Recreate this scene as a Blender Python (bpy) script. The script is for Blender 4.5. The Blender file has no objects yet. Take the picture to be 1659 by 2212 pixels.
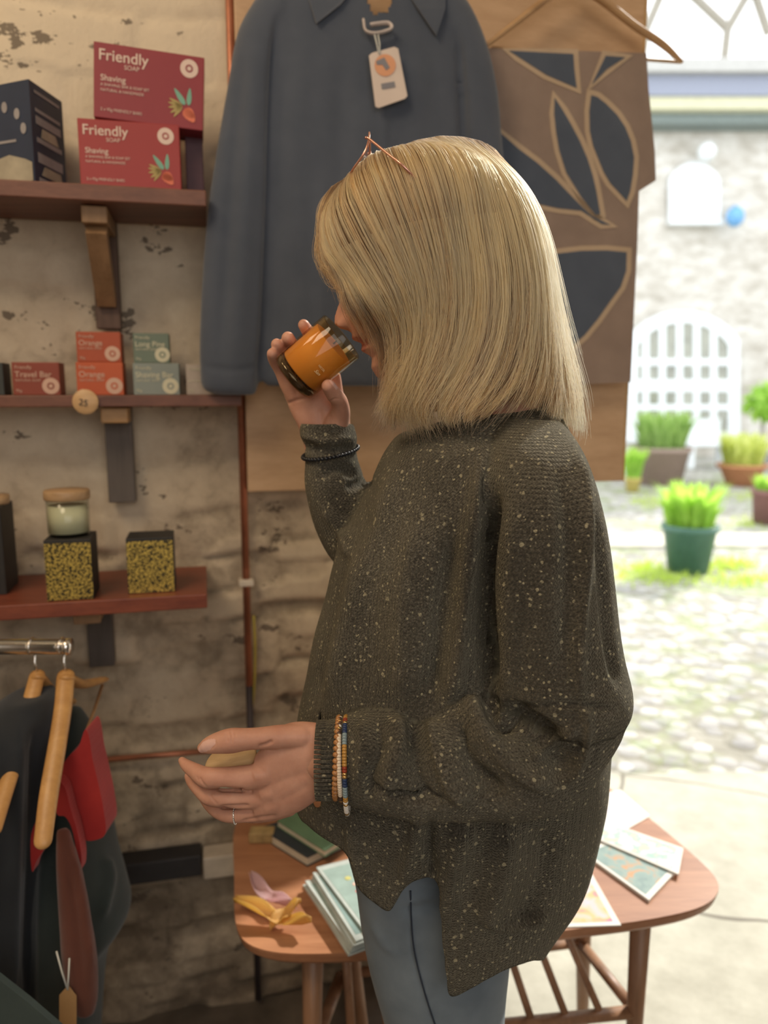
import bpy, bmesh, math, random
import numpy as np
from mathutils import Vector, Matrix, kdtree

S = bpy.context.scene
COL = S.collection
random.seed(7); RNG = np.random.default_rng(7)
PI = math.pi

# ------------------------------------------------------------------ camera
F = 1662.0; PITCH = math.radians(9.08); CAMZ = 1.38
cam_d = bpy.data.cameras.new('camera'); cam = bpy.data.objects.new('camera', cam_d); COL.objects.link(cam)
cam.location = (0, 0, CAMZ); cam.rotation_euler = (PI/2 - PITCH, 0, 0)
cam_d.sensor_fit = 'VERTICAL'; cam_d.sensor_height = 36.0; cam_d.lens = F/2212*36.0
cam_d.clip_start = 0.05; cam_d.clip_end = 200
cam_d.dof.use_dof = True; cam_d.dof.focus_distance = 0.84; cam_d.dof.aperture_fstop = cam_d.lens/8.5
S.camera = cam

# ------------------------------------------------------------------ sky, sun, lamps, exposure
S.view_settings.view_transform = 'Standard'; S.view_settings.look = 'None'
S.view_settings.exposure = 0.22; S.view_settings.gamma = 1.0; S.view_settings.use_curve_mapping = False
w = bpy.data.worlds.new('sky'); S.world = w; w.use_nodes = True
bg = w.node_tree.nodes['Background']; bg.inputs[0].default_value = (0.93, 0.97, 1.0, 1); bg.inputs[1].default_value = 2.0
sd = bpy.data.lights.new('sun', 'SUN'); sd.energy = 4.2; sd.angle = math.radians(3.0); sd.color = (1.0, 0.95, 0.85)
so = bpy.data.objects.new('sun', sd); COL.objects.link(so)
so.rotation_euler = Vector((0.66, 0.72, 0.78)).to_track_quat('Z', 'Y').to_euler()
def lamp(name, loc, target, size, power, color):
    d = bpy.data.lights.new(name, 'AREA'); d.shape = 'RECTANGLE'; d.size, d.size_y = size; d.energy = power; d.color = color
    o = bpy.data.objects.new(name, d); COL.objects.link(o); o.location = loc
    o.rotation_euler = (Vector(loc)-Vector(target)).to_track_quat('Z', 'Y').to_euler()
lamp('ceiling_lamp', (-0.9, -0.2, 2.9), (-0.7, 1.5, 1.2), (0.7, 0.7), 15, (1.0, 0.80, 0.56))
lamp('shop_window_light', (0.5, -1.35, 1.9), (0.1, 1.0, 1.2), (2.0, 1.5), 17, (1.0, 0.96, 0.92))
lamp('ceiling_lamp_over_rail', (-1.3, 0.5, 2.9), (-0.6, 1.5, 1.5), (0.4, 0.4), 5, (1.0, 0.76, 0.48))

# ------------------------------------------------------------------ pixel <-> place helpers
cp, sp = math.cos(PITCH), math.sin(PITCH)
CAM = np.array([0, 0, CAMZ])
def ray(px, py):
    a = (px-829.5)/F; b = (1106-py)/F
    return np.array([a, cp + b*sp, -sp + b*cp])
def at(px, py, Y):
    d = ray(px, py); return CAM + d*(Y/d[1])
def atz(px, py, z):
    d = ray(px, py); return CAM + d*((z-CAMZ)/d[2])
def proj(P):
    P = np.asarray(P) - CAM
    zc = P[..., 1]*cp - P[..., 2]*sp; yc = P[..., 1]*sp + P[..., 2]*cp
    return 829.5 + F*P[..., 0]/zc, 1106 - F*yc/zc, zc
WA = math.radians(13.0); WU = np.array([math.cos(WA), math.sin(WA), 0]); WN = np.array([math.sin(WA), -math.cos(WA), 0])
WO = np.array([0, 1.62, 0])
def atw(px, py, off=0.0):
    d = ray(px, py); p0 = WO + WN*off
    return CAM + d*(np.dot(p0-CAM, WN)/np.dot(d, WN))
def wl(px, py, off=0.0):
    P = atw(px, py, off) - WO; return float(np.dot(P, WU)), float(P[2])       # along the wall, height
def wp(s, off, z): return WO + WU*s + WN*off + np.array([0, 0, z])
WALLM = Matrix(((WU[0], -WN[0], 0, WO[0]), (WU[1], -WN[1], 0, WO[1]), (0, 0, 1, 0), (0, 0, 0, 1)))   # local: x along, y into wall, z up

# ------------------------------------------------------------------ object helpers
def link(name, me, parent=None):
    o = bpy.data.objects.new(name, me); COL.objects.link(o)
    if parent is not None: o.parent = parent; o.matrix_parent_inverse = parent.matrix_world.inverted()
    return o
def tag(o, label=None, cat=None, group=None, kind=None):
    if label: o['label'] = label
    if cat: o['category'] = cat
    if group: o['group'] = group
    if kind: o['kind'] = kind
    return o
def thing(name, loc, label, cat, group=None):
    o = bpy.data.objects.new(name, None); COL.objects.link(o); o.location = tuple(loc); o.empty_display_size = .02
    bpy.context.view_layer.update()
    return tag(o, label, cat, group)
def mesh_np(name, V, Fc, mats, parent=None, smooth=True, mi=None, uv=None):
    me = bpy.data.meshes.new(name)
    me.from_pydata([tuple(v) for v in V] if not isinstance(V, list) else V, [], Fc if isinstance(Fc, list) else Fc.tolist())
    if not isinstance(mats, (list, tuple)): mats = [mats]
    for m in mats: me.materials.append(m)
    if smooth: me.polygons.foreach_set('use_smooth', [True]*len(me.polygons))
    if mi is not None: me.polygons.foreach_set('material_index', mi)
    if uv is not None:
        a = me.attributes.new('knit', 'FLOAT_VECTOR', 'POINT'); a.data.foreach_set('vector', np.c_[uv, np.zeros(len(uv))].ravel().astype(np.float32))
    me.update()
    return link(name, me, parent)
class MB:
    """collects shapes into one mesh"""
    def __init__(s): s.V = []; s.F = []; s.M = []; s.n = 0
    def add(s, V, Fc, mi=0):
        s.V += [tuple(float(c) for c in v) for v in V]; s.F += [[i+s.n for i in f] for f in Fc]; s.M += [mi]*len(Fc); s.n += len(V); return s
    def bm(s, bm, mi=0):
        bm.verts.ensure_lookup_table(); bm.verts.index_update()
        s.add([v.co[:] for v in bm.verts], [[v.index for v in f.verts] for f in bm.faces], mi); bm.free(); return s
    def box(s, c, size, M=None, bev=0.0, mi=0, seg=2):
        bm = bmesh.new(); bmesh.ops.create_cube(bm, size=1.0)
        bmesh.ops.scale(bm, vec=size, verts=bm.verts)
        if bev: bmesh.ops.bevel(bm, geom=bm.edges[:], offset=bev, segments=seg, affect='EDGES', profile=0.5)
        bmesh.ops.translate(bm, vec=c, verts=bm.verts)
        if M is not None: bmesh.ops.transform(bm, matrix=M, verts=bm.verts)
        return s.bm(bm, mi)
    def prism(s, pts, ext, mi=0):
        """polygon (3-D points) pushed along vector ext"""
        n = len(pts); P = [np.array(p) for p in pts]; Q = [p+np.array(ext) for p in P]
        s.add(P+Q, [list(range(n))[::-1], list(range(n, 2*n))] + [[i, (i+1) % n, n+(i+1) % n, n+i] for i in range(n)], mi); return s
    def tube(s, pts, r, n=10, mi=0, cap=True, flat=1.0):
        P = [np.array(p, float) for p in pts]; m = len(P); rr = r if hasattr(r, '__len__') else [r]*m
        V = []; prev = None
        for i in range(m):
            t = P[min(i+1, m-1)] - P[max(i-1, 0)]; t = t/(np.linalg.norm(t)+1e-12)
            a = prev - t*np.dot(prev, t) if prev is not None else np.cross(t, [0, 0, 1.0] if abs(t[2]) < .9 else [1.0, 0, 0])
            a /= np.linalg.norm(a)+1e-12; prev = a; b = np.cross(t, a)
            for k in range(n):
                an = 2*PI*k/n; V.append(P[i] + rr[i]*(math.cos(an)*a + flat*math.sin(an)*b))
        Fc = [[i*n+k, i*n+(k+1) % n, (i+1)*n+(k+1) % n, (i+1)*n+k] for i in range(m-1) for k in range(n)]
        if cap: Fc += [list(range(n))[::-1], [(m-1)*n+k for k in range(n)]]
        s.add(V, Fc, mi); return s
    def capsule(s, pts, r, n=16, mi=0, sub=6, flat=1.0):
        P = catmull(np.array([list(p) for p in pts], float), sub); R = catmull(np.array(r, float)[:, None], sub)[:, 0]
        t0 = P[0]-P[1]; t0 /= np.linalg.norm(t0); t1 = P[-1]-P[-2]; t1 /= np.linalg.norm(t1)
        A = [P[0]+t0*R[0]*math.sin(a) for a in (1.4, 1.1, .75, .38)]; RA = [R[0]*math.cos(a) for a in (1.4, 1.1, .75, .38)]
        B = [P[-1]+t1*R[-1]*math.sin(a) for a in (.38, .75, 1.1, 1.4)]; RB = [R[-1]*math.cos(a) for a in (.38, .75, 1.1, 1.4)]
        return s.tube(A+list(P)+B, RA+list(R)+RB, n, mi, True, flat)
    def lathe(s, prof, M, n=48, mi=0):
        """prof: (radius, height) pairs round local z"""
        V = []; m = len(prof)
        for r, h in prof:
            for k in range(n):
                a = 2*PI*k/n; V.append(tuple(M @ Vector((r*math.cos(a), r*math.sin(a), h))))
        Fc = [[i*n+k, i*n+(k+1) % n, (i+1)*n+(k+1) % n, (i+1)*n+k] for i in range(m-1) for k in range(n)]
        s.add(V, Fc, mi); return s
    def ball(s, c, r, mi=0, scale=(1, 1, 1), seg=16, M=None):
        bm = bmesh.new(); bmesh.ops.create_uvsphere(bm, u_segments=seg, v_segments=max(6, seg//2), radius=r)
        bmesh.ops.scale(bm, vec=scale, verts=bm.verts)
        if M is not None: bmesh.ops.transform(bm, matrix=M, verts=bm.verts)
        bmesh.ops.translate(bm, vec=tuple(c), verts=bm.verts); return s.bm(bm, mi)
    def build(s, name, mats, parent=None, smooth=False):
        o = mesh_np(name, s.V, s.F, mats, parent, smooth, s.M)
        return o
def catmull(P, sub):
    P = np.asarray(P, float); n = len(P)
    if n < 3:
        return np.array([P[0]*(1-t)+P[-1]*t for t in np.linspace(0, 1, sub+1)])
    out = []
    for i in range(n-1):
        p0 = P[i-1] if i > 0 else 2*P[0]-P[1]; p1 = P[i]; p2 = P[i+1]; p3 = P[i+2] if i+2 < n else 2*P[-1]-P[-2]
        for k in range(sub):
            t = k/sub; out.append(.5*((2*p1)+(-p0+p2)*t+(2*p0-5*p1+4*p2-p3)*t*t+(-p0+3*p1-3*p2+p3)*t**3))
    out.append(P[-1]); return np.array(out)
def resample(P, m):
    P = catmull(P, 8); d = np.r_[0, np.cumsum(np.linalg.norm(np.diff(P, axis=0), axis=1))]
    t = np.linspace(0, d[-1], m); return np.stack([np.interp(t, d, P[:, k]) for k in range(P.shape[1])], 1)
def smooth_poly(pts, sub=6):
    P = [np.array(p, float) for p in pts]; n = len(P); out = []
    for i in range(n):
        p0, p1, p2, p3 = P[i-1], P[i], P[(i+1) % n], P[(i+2) % n]
        for k in range(sub):
            t = k/sub; out.append(.5*((2*p1)+(-p0+p2)*t+(2*p0-5*p1+4*p2-p3)*t*t+(-p0+3*p1-3*p2+p3)*t**3))
    return out

# lofts whose rings follow the silhouette rows or columns read off the photograph, at a real depth
def rowloft(rows, m=120, n=96, e=2.0, axis='row', seam=0.0):
    R = np.array(rows, float); R = resample1(R, m)
    V = []; UV = []; vlen = 0; prev = None
    an = seam + np.arange(n)*2*PI/n
    c = np.sign(np.cos(an))*np.abs(np.cos(an))**(2/e); s_ = np.sign(np.sin(an))*np.abs(np.sin(an))**(2/e)
    for r in R:
        if axis == 'row':
            y, xl, xr, Yc, t = r[:5]; A = at(xl, y, Yc); B = at(xr, y, Yc)
        else:
            x, yt, yb, Yc, t = r[:5]; A = at(x, yb, Yc); B = at(x, yt, Yc)
        C = (A+B)/2; h = (B-A)/2
        ring = C + s_[:, None]*h + c[:, None]*np.array([0, t, 0])
        L = np.r_[0, np.cumsum(np.linalg.norm(np.diff(ring, axis=0), axis=1))]
        if prev is not None: vlen += np.linalg.norm(C-prev)
        prev = C; V.append(ring); UV.append(np.stack([L-L[n//2], np.full(n, vlen)], 1))
    V = np.concatenate(V); UV = np.concatenate(UV)
    Fc = [[i*n+k, i*n+(k+1) % n, (i+1)*n+(k+1) % n, (i+1)*n+k] for i in range(m-1) for k in range(n)]
    Fc += [list(range(n))[::-1], [(m-1)*n+k for k in range(n)]]
    return V, Fc, UV
def resample1(R, m):
    x = np.arange(len(R)); d = np.r_[0, np.cumsum(np.abs(np.diff(R[:, 0]))+1e-6)]
    C = catmull(R, 10); dd = np.r_[0, np.cumsum(np.abs(np.diff(C[:, 0]))+1e-6)]
    t = np.linspace(0, dd[-1], m); return np.stack([np.interp(t, dd, C[:, k]) for k in range(R.shape[1])], 1)
def mesh_arrays(me):
    V = np.empty(len(me.vertices)*3, np.float32); me.vertices.foreach_get('co', V); V = V.reshape(-1, 3).astype(float)
    Fc = [list(p.vertices) for p in me.polygons]; return V, Fc
def normals(V, Fc):
    q = np.array([f if len(f) == 4 else [f[0], f[1], f[2], f[2]] for f in Fc])
    nn = np.cross(V[q[:, 2]]-V[q[:, 0]], V[q[:, 3]]-V[q[:, 1]]); tri = q[:, 2] == q[:, 3]
    if tri.any(): nn[tri] = np.cross(V[q[tri, 1]]-V[q[tri, 0]], V[q[tri, 2]]-V[q[tri, 0]])
    N = np.zeros_like(V)
    for k in range(4): np.add.at(N, q[:, k], nn)
    return N/(np.linalg.norm(N, axis=1, keepdims=True)+1e-12)
def relax(V, Fc, it, lam=0.5):
    E = set()
    for f in Fc:
        for i in range(len(f)):
            a, b = f[i], f[(i+1) % len(f)]; E.add((a, b) if a < b else (b, a))
    E = np.array(list(E)); deg = np.bincount(E.ravel(), minlength=len(V))[:, None].astype(float); deg[deg == 0] = 1
    for _ in range(it):
        A = np.zeros_like(V); np.add.at(A, E[:, 0], V[E[:, 1]]); np.add.at(A, E[:, 1], V[E[:, 0]])
        V = V + lam*(A/deg-V)
    return V
def fuse(mb, voxel, it=3):
    """one continuous skin over everything in mb"""
    me = bpy.data.meshes.new('tmp'); me.from_pydata(mb.V, [], mb.F); o = bpy.data.objects.new('tmp', me); COL.objects.link(o)
    md = o.modifiers.new('r', 'REMESH'); md.mode = 'VOXEL'; md.voxel_size = voxel
    dg = bpy.context.evaluated_depsgraph_get(); m2 = bpy.data.meshes.new_from_object(o.evaluated_get(dg))
    V, Fc = mesh_arrays(m2); bpy.data.objects.remove(o); bpy.data.meshes.remove(me); bpy.data.meshes.remove(m2)
    return relax(V, Fc, it), Fc
def pdist(x, y, poly):
    P = np.asarray(poly, float); best = np.full(x.shape, 1e9); T = np.zeros(x.shape); n = len(P)-1
    for i in range(n):
        a, b = P[i], P[i+1]; ab = b-a; L2 = (ab**2).sum()+1e-9
        t = np.clip(((x-a[0])*ab[0]+(y-a[1])*ab[1])/L2, 0, 1); d = np.hypot(x-a[0]-t*ab[0], y-a[1]-t*ab[1])
        m = d < best; best[m] = d[m]; T[m] = ((i+t)/n)[m]
    return best, T
def sculpt(V, Fc, strokes, side=-1, taper=True, ylim=None):
    """folds and creases: each stroke (path, width, height) raises or cuts the surface along its normal"""
    N = normals(V, Fc); x, y, z = proj(V); near = (N[:, 1] < 0.25) if side < 0 else np.ones(len(V), bool)
    if ylim is not None: near &= V[:, 1] < ylim
    D = np.zeros(len(V))
    for path, wd, h in strokes:
        d, T = pdist(x, y, catmull(np.array(path, float), 5)); g = np.exp(-(d/wd)**2)*h
        if taper: g *= np.clip(np.minimum(T, 1-T)*6+.15, 0, 1)
        D += np.where(near, g, 0)
    return V + N*D[:, None]
def inside(x, y, poly):
    r = np.zeros(x.shape, bool); n = len(poly); j = n-1
    for i in range(n):
        xi, yi = poly[i]; xj, yj = poly[j]
        c = ((yi > y) != (yj > y)) & (x < (xj-xi)*(y-yi)/((yj-yi) if yj != yi else 1e-9)+xi); r ^= c; j = i
    return r

# ------------------------------------------------------------------ materials
def newmat(name):
    m = bpy.data.materials.new(name); m.use_nodes = True; nt = m.node_tree; return m, nt, nt.nodes['Principled BSDF']
def nd(nt, t, **k):
    n = nt.nodes.new(t)
    for a, b in k.items(): setattr(n, a, b)
    return n
def ramp(nt, fac, stops):
    r = nd(nt, 'ShaderNodeValToRGB'); e = r.color_ramp.elements
    while len(e) < len(stops): e.new(0.5)
    for i, (p, c) in enumerate(stops): e[i].position = p; e[i].color = (*c, 1) if len(c) == 3 else c
    nt.links.new(fac, r.inputs[0]); return r.outputs[0]
def noise(nt, vec, scale, det=4, rough=.55, dist=0):
    n = nd(nt, 'ShaderNodeTexNoise'); n.inputs['Scale'].default_value = scale; n.inputs['Detail'].default_value = det
    n.inputs['Roughness'].default_value = rough; n.inputs['Distortion'].default_value = dist
    if vec is not None: nt.links.new(vec, n.inputs['Vector'])
    return n.outputs['Fac']
def coord(nt, scale=(1, 1, 1), rot=(0, 0, 0), kind='Object'):
    t = nd(nt, 'ShaderNodeTexCoord'); m = nd(nt, 'ShaderNodeMapping'); m.inputs['Scale'].default_value = scale; m.inputs['Rotation'].default_value = rot
    nt.links.new(t.outputs[kind], m.inputs[0]); return m.outputs[0]
def bump(nt, b, h, st=.3, dist=.002):
    n = nd(nt, 'ShaderNodeBump'); n.inputs['Strength'].default_value = st; n.inputs['Distance'].default_value = dist
    nt.links.new(h, n.inputs['Height']); nt.links.new(n.outputs[0], b.inputs['Normal'])
def plain(name, col, rough=.6, metal=0, var=.12, scale=30, bmp=.1, spec=.4, sheen=0, trans=0, alpha=1):
    m, nt, b = newmat(name); v = coord(nt); f = noise(nt, v, scale)
    lo = [max(0, c*(1-var)) for c in col]; hi = [min(1, c*(1+var)) for c in col]
    nt.links.new(ramp(nt, f, [(.3, lo), (.7, hi)]), b.inputs['Base Color'])
    b.inputs['Roughness'].default_value = rough; b.inputs['Metallic'].default_value = metal; b.inputs['Specular IOR Level'].default_value = spec
    b.inputs['Sheen Weight'].default_value = sheen; b.inputs['Transmission Weight'].default_value = trans; b.inputs['Alpha'].default_value = alpha
    if bmp: bump(nt, b, f, bmp, .001)
    return m
def wood(name, c1, c2, rough=.45, scale=1.0, rot=(0, 0, 0), st=(2, 26, 26)):
    m, nt, b = newmat(name); v = coord(nt, [k*scale for k in st], rot)
    f = noise(nt, v, 1.0, 6, .6, .6); g = noise(nt, coord(nt, [k*scale*7 for k in st], rot), 1.0, 3)
    mx = nd(nt, 'ShaderNodeMath', operation='MULTIPLY_ADD'); nt.links.new(g, mx.inputs[0]); mx.inputs[1].default_value = .3; nt.links.new(f, mx.inputs[2])
    nt.links.new(ramp(nt, mx.outputs[0], [(.42, c1), (.82, c2)]), b.inputs['Base Color']); b.inputs['Roughness'].default_value = rough
    bump(nt, b, g, .15, .001); return m
def cloth(name, c1, c2, scale=900, rough=.9, sheen=.15):
    m, nt, b = newmat(name); v = coord(nt)
    wv = nd(nt, 'ShaderNodeTexWave'); wv.inputs['Scale'].default_value = scale/6; wv.inputs['Distortion'].default_value = 1.5; nt.links.new(v, wv.inputs['Vector'])
    f = noise(nt, v, 14, 4); nt.links.new(ramp(nt, f, [(.3, c1), (.7, c2)]), b.inputs['Base Color'])
    b.inputs['Roughness'].default_value = rough; b.inputs['Sheen Weight'].default_value = sheen; bump(nt, b, wv.outputs['Fac'], .25, .0008); return m
# ================================================================== THE WOMAN
def math_n(nt, op, a, b=None):
    n = nd(nt, 'ShaderNodeMath', operation=op)
    for i, v in enumerate((a, b)):
        if v is None: continue
        if isinstance(v, (int, float)): n.inputs[i].default_value = v
        else: nt.links.new(v, n.inputs[i])
    return n.outputs[0]
def knit_mat(name, rows=280., cols=210.):
    m, nt, b = newmat(name)
    a = nd(nt, 'ShaderNodeAttribute', attribute_name='knit'); sx = nd(nt, 'ShaderNodeSeparateXYZ'); nt.links.new(a.outputs['Vector'], sx.inputs[0])
    oc = coord(nt); wob = noise(nt, oc, 60, 3)
    U = math_n(nt, 'MULTIPLY', math_n(nt, 'ADD', sx.outputs[0], math_n(nt, 'MULTIPLY', wob, .006)), cols)
    V = math_n(nt, 'MULTIPLY', sx.outputs[1], rows)
    tri = math_n(nt, 'PINGPONG', U, .5)                                  # 0 at stitch column, .5 between
    col = math_n(nt, 'SINE', math_n(nt, 'MULTIPLY', tri, PI))            # round column
    lean = math_n(nt, 'ADD', V, math_n(nt, 'MULTIPLY', tri, 1.4))
    st = math_n(nt, 'ABSOLUTE', math_n(nt, 'SINE', math_n(nt, 'MULTIPLY', lean, PI)))
    h = math_n(nt, 'ADD', math_n(nt, 'MULTIPLY', col, .7), math_n(nt, 'MULTIPLY', st, .6))
    fib = noise(nt, oc, 1400, 3, .7); h2 = math_n(nt, 'ADD', h, math_n(nt, 'MULTIPLY', fib, .5))
    bump(nt, b, h2, .9, .0022)
    marl = noise(nt, oc, 420, 5, .75); big = noise(nt, oc, 7, 2)
    mm = math_n(nt, 'ADD', math_n(nt, 'MULTIPLY', marl, .8), math_n(nt, 'MULTIPLY', big, .25))
    base = ramp(nt, mm, [(.37, (.016, .014, .012)), (.50, (.050, .042, .033)), (.60, (.115, .101, .078)), (.72, (.27, .245, .19))])
    def flecks(scale, thr, keep, lo):
        v = nd(nt, 'ShaderNodeTexVoronoi'); v.inputs['Scale'].default_value = scale
        mp = coord(nt, (1, 1, 1.0)); ns = nd(nt, 'ShaderNodeTexNoise'); ns.inputs['Scale'].default_value = 260; nt.links.new(mp, ns.inputs['Vector'])
        mixv = nd(nt, 'ShaderNodeMix', data_type='VECTOR'); mixv.inputs[0].default_value = .0035
        nt.links.new(mp, mixv.inputs[4]); nt.links.new(ns.outputs['Color'], mixv.inputs[5]); nt.links.new(mixv.outputs[1], v.inputs['Vector'])
        sc = nd(nt, 'ShaderNodeSeparateColor'); nt.links.new(v.outputs['Color'], sc.inputs[0])
        t = math_n(nt, 'MULTIPLY_ADD', sc.outputs[1], thr); t.node.inputs[2].default_value = lo
        t2 = math_n(nt, 'MULTIPLY', math_n(nt, 'LESS_THAN', sc.outputs[0], keep), t)
        return math_n(nt, 'LESS_THAN', v.outputs['Distance'], t2)
    fa = flecks(78, .12, .75, .08); fb = flecks(190, .16, .45, .14)
    fl = math_n(nt, 'MAXIMUM', fa, fb)
    mx = nd(nt, 'ShaderNodeMix', data_type='RGBA'); nt.links.new(math_n(nt, 'MULTIPLY', fl, .85), mx.inputs[0]); nt.links.new(base, mx.inputs[6])
    mx.inputs[7].default_value = (.42, .37, .24, 1); nt.links.new(mx.outputs[2], b.inputs['Base Color'])
    b.inputs['Roughness'].default_value = .95; b.inputs['Specular IOR Level'].default_value = .15
    b.inputs['Sheen Weight'].default_value = .35; b.inputs['Sheen Roughness'].default_value = .5; b.inputs['Sheen Tint'].default_value = (.8, .75, .55, 1)
    return m
def skin_mat(name, c1, c2):
    m, nt, b = newmat(name); v = coord(nt); f = noise(nt, v, 28, 4, .6); g = noise(nt, v, 900, 3, .6)
    nt.links.new(ramp(nt, f, [(.35, c1), (.65, c2)]), b.inputs['Base Color']); b.inputs['Roughness'].default_value = .5
    b.inputs['Subsurface Weight'].default_value = .2; b.inputs['Subsurface Radius'].default_value = (.008, .003, .0015); b.inputs['Subsurface Scale'].default_value = .6
    b.inputs['Specular IOR Level'].default_value = .35; bump(nt, b, g, .2, .0003); return m
M_SKIN = skin_mat('skin', (.50, .245, .165), (.61, .325, .225))
M_LIP = skin_mat('lips', (.46, .17, .13), (.52, .21, .16))
M_NAIL = plain('nail', (.74, .45, .37), .2, 0, .05, 40, 0, .7)
M_KNIT = knit_mat('tweed_knit'); M_DENIM = cloth('denim', (.125, .160, .195), (.20, .245, .285), 2600, .85, .1)

woman = thing('person', (0.16, 0.93, 0), 'blonde woman in a flecked dark knit jumper standing side-on, smelling an amber candle', 'person')

def edge_smooth(V, Fc, it):
    cnt = {}
    for f in Fc:
        for i in range(len(f)):
            e = (min(f[i], f[(i+1) % len(f)]), max(f[i], f[(i+1) % len(f)])); cnt[e] = cnt.get(e, 0)+1
    E = np.array([e for e, c in cnt.items() if c == 1]); b = np.unique(E); deg = np.bincount(E.ravel(), minlength=len(V))[:, None].astype(float); deg[deg == 0] = 1
    for _ in range(it):
        A = np.zeros_like(V); np.add.at(A, E[:, 0], V[E[:, 1]]); np.add.at(A, E[:, 1], V[E[:, 0]]); V2 = V + .5*(A/deg-V); V = V.copy(); V[b] = V2[b]
    return V
# ---- sweater: torso, draped shoulder and both sleeves fused to one knitted surface, keeping the stitch direction of each
YB = .95
torso = rowloft([(868, 1085, 1185, YB, .050), (885, 1062, 1200, YB, .064), (905, 985, 1214, YB, .085), (930, 875, 1228, YB, .108), (965, 838, 1246, YB, .140),
    (1035, 800, 1272, YB, .160), (1130, 752, 1298, YB, .168), (1220, 714, 1306, YB, .170), (1330, 688, 1312, YB, .170), (1440, 662, 1318, YB, .170), (1540, 644, 1316, YB, .168),
    (1640, 638, 1306, YB, .165), (1740, 636, 1294, YB, .160), (1820, 640, 1277, YB, .156), (1890, 650, 1246, YB, .156), (1960, 680, 1196, YB, .154),
    (2010, 700, 1150, YB, .152), (2070, 730, 1090, YB, .150), (2130, 745, 1040, YB, .146), (2190, 760, 990, YB, .140)], 200, 150, 2.1)
lobe = rowloft([(905, 1095, 1205, .872, .045), (940, 1072, 1236, .848, .056), (1000, 1056, 1268, .818, .065), (1100, 1050, 1296, .80, .072), (1250, 1048, 1322, .797, .075),
    (1400, 1052, 1342, .795, .077), (1480, 1056, 1357, .79, .078), (1525, 1075, 1352, .79, .076), (1548, 1110, 1330, .79, .066), (1566, 1160, 1290, .79, .045)], 120, 90, 2.2)
sleeve = rowloft([(690, 1562, 1722, .80, .034), (722, 1557, 1722, .80, .036), (748, 1553, 1728, .80, .040), (790, 1543, 1736, .80, .050), (850, 1538, 1748, .795, .056), (890, 1556, 1750, .795, .058),
    (930, 1548, 1751, .795, .060), (985, 1508, 1750, .79, .064), (1040, 1498, 1752, .79, .066), (1110, 1490, 1756, .785, .068), (1170, 1490, 1743, .785, .070), (1230, 1490, 1706, .785, .068),
    (1280, 1490, 1648, .785, .060), (1318, 1490, 1594, .785, .045), (1335, 1495, 1560, .785, .03)], 130, 84, 2.2, axis='col')
far = rowloft([(908, 648, 760, 1.0, .040), (930, 647, 768, 1.0, .042), (958, 655, 772, 1.0, .042), (980, 659, 772, 1.0, .040), (1000, 660, 778, 1.0, .042), (1040, 660, 796, 1.0, .046), (1090, 668, 830, 1.0, .05), (1150, 684, 860, 1.0, .055),
    (1210, 716, 900, 1.0, .06), (1290, 790, 930, 1.0, .06)], 90, 72, 2.1)
fm = MB(); kd_src = []; kd_uv = []
for k, (V, Fc, UV) in enumerate((torso, lobe, sleeve, far)):
    fm.add(V, Fc); kd_src.append(V)
    if k in (1,): UV = UV[:, ::-1]                         # drop-shoulder knit runs sideways
    kd_uv.append(UV + k*3.3)
kd_src = np.concatenate(kd_src); kd_uv = np.concatenate(kd_uv)
kt = kdtree.KDTree(len(kd_src))
for i, v in enumerate(kd_src): kt.insert(v, i)
kt.balance()
V, Fc = fuse(fm, .0036, 5)
uv = np.zeros((len(V), 2))
for i, v in enumerate(V):
    ns = kt.find_n(v, 3); w_ = np.array([1/(d+1e-4) for _, _, d in ns]); u3 = np.array([kd_uv[j] for _, j, _ in ns])
    if np.ptp(u3[:, 0]) > .06 or np.ptp(u3[:, 1]) > .06: uv[i] = u3[0]
    else: uv[i] = (u3*w_[:, None]).sum(0)/w_.sum()
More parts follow.
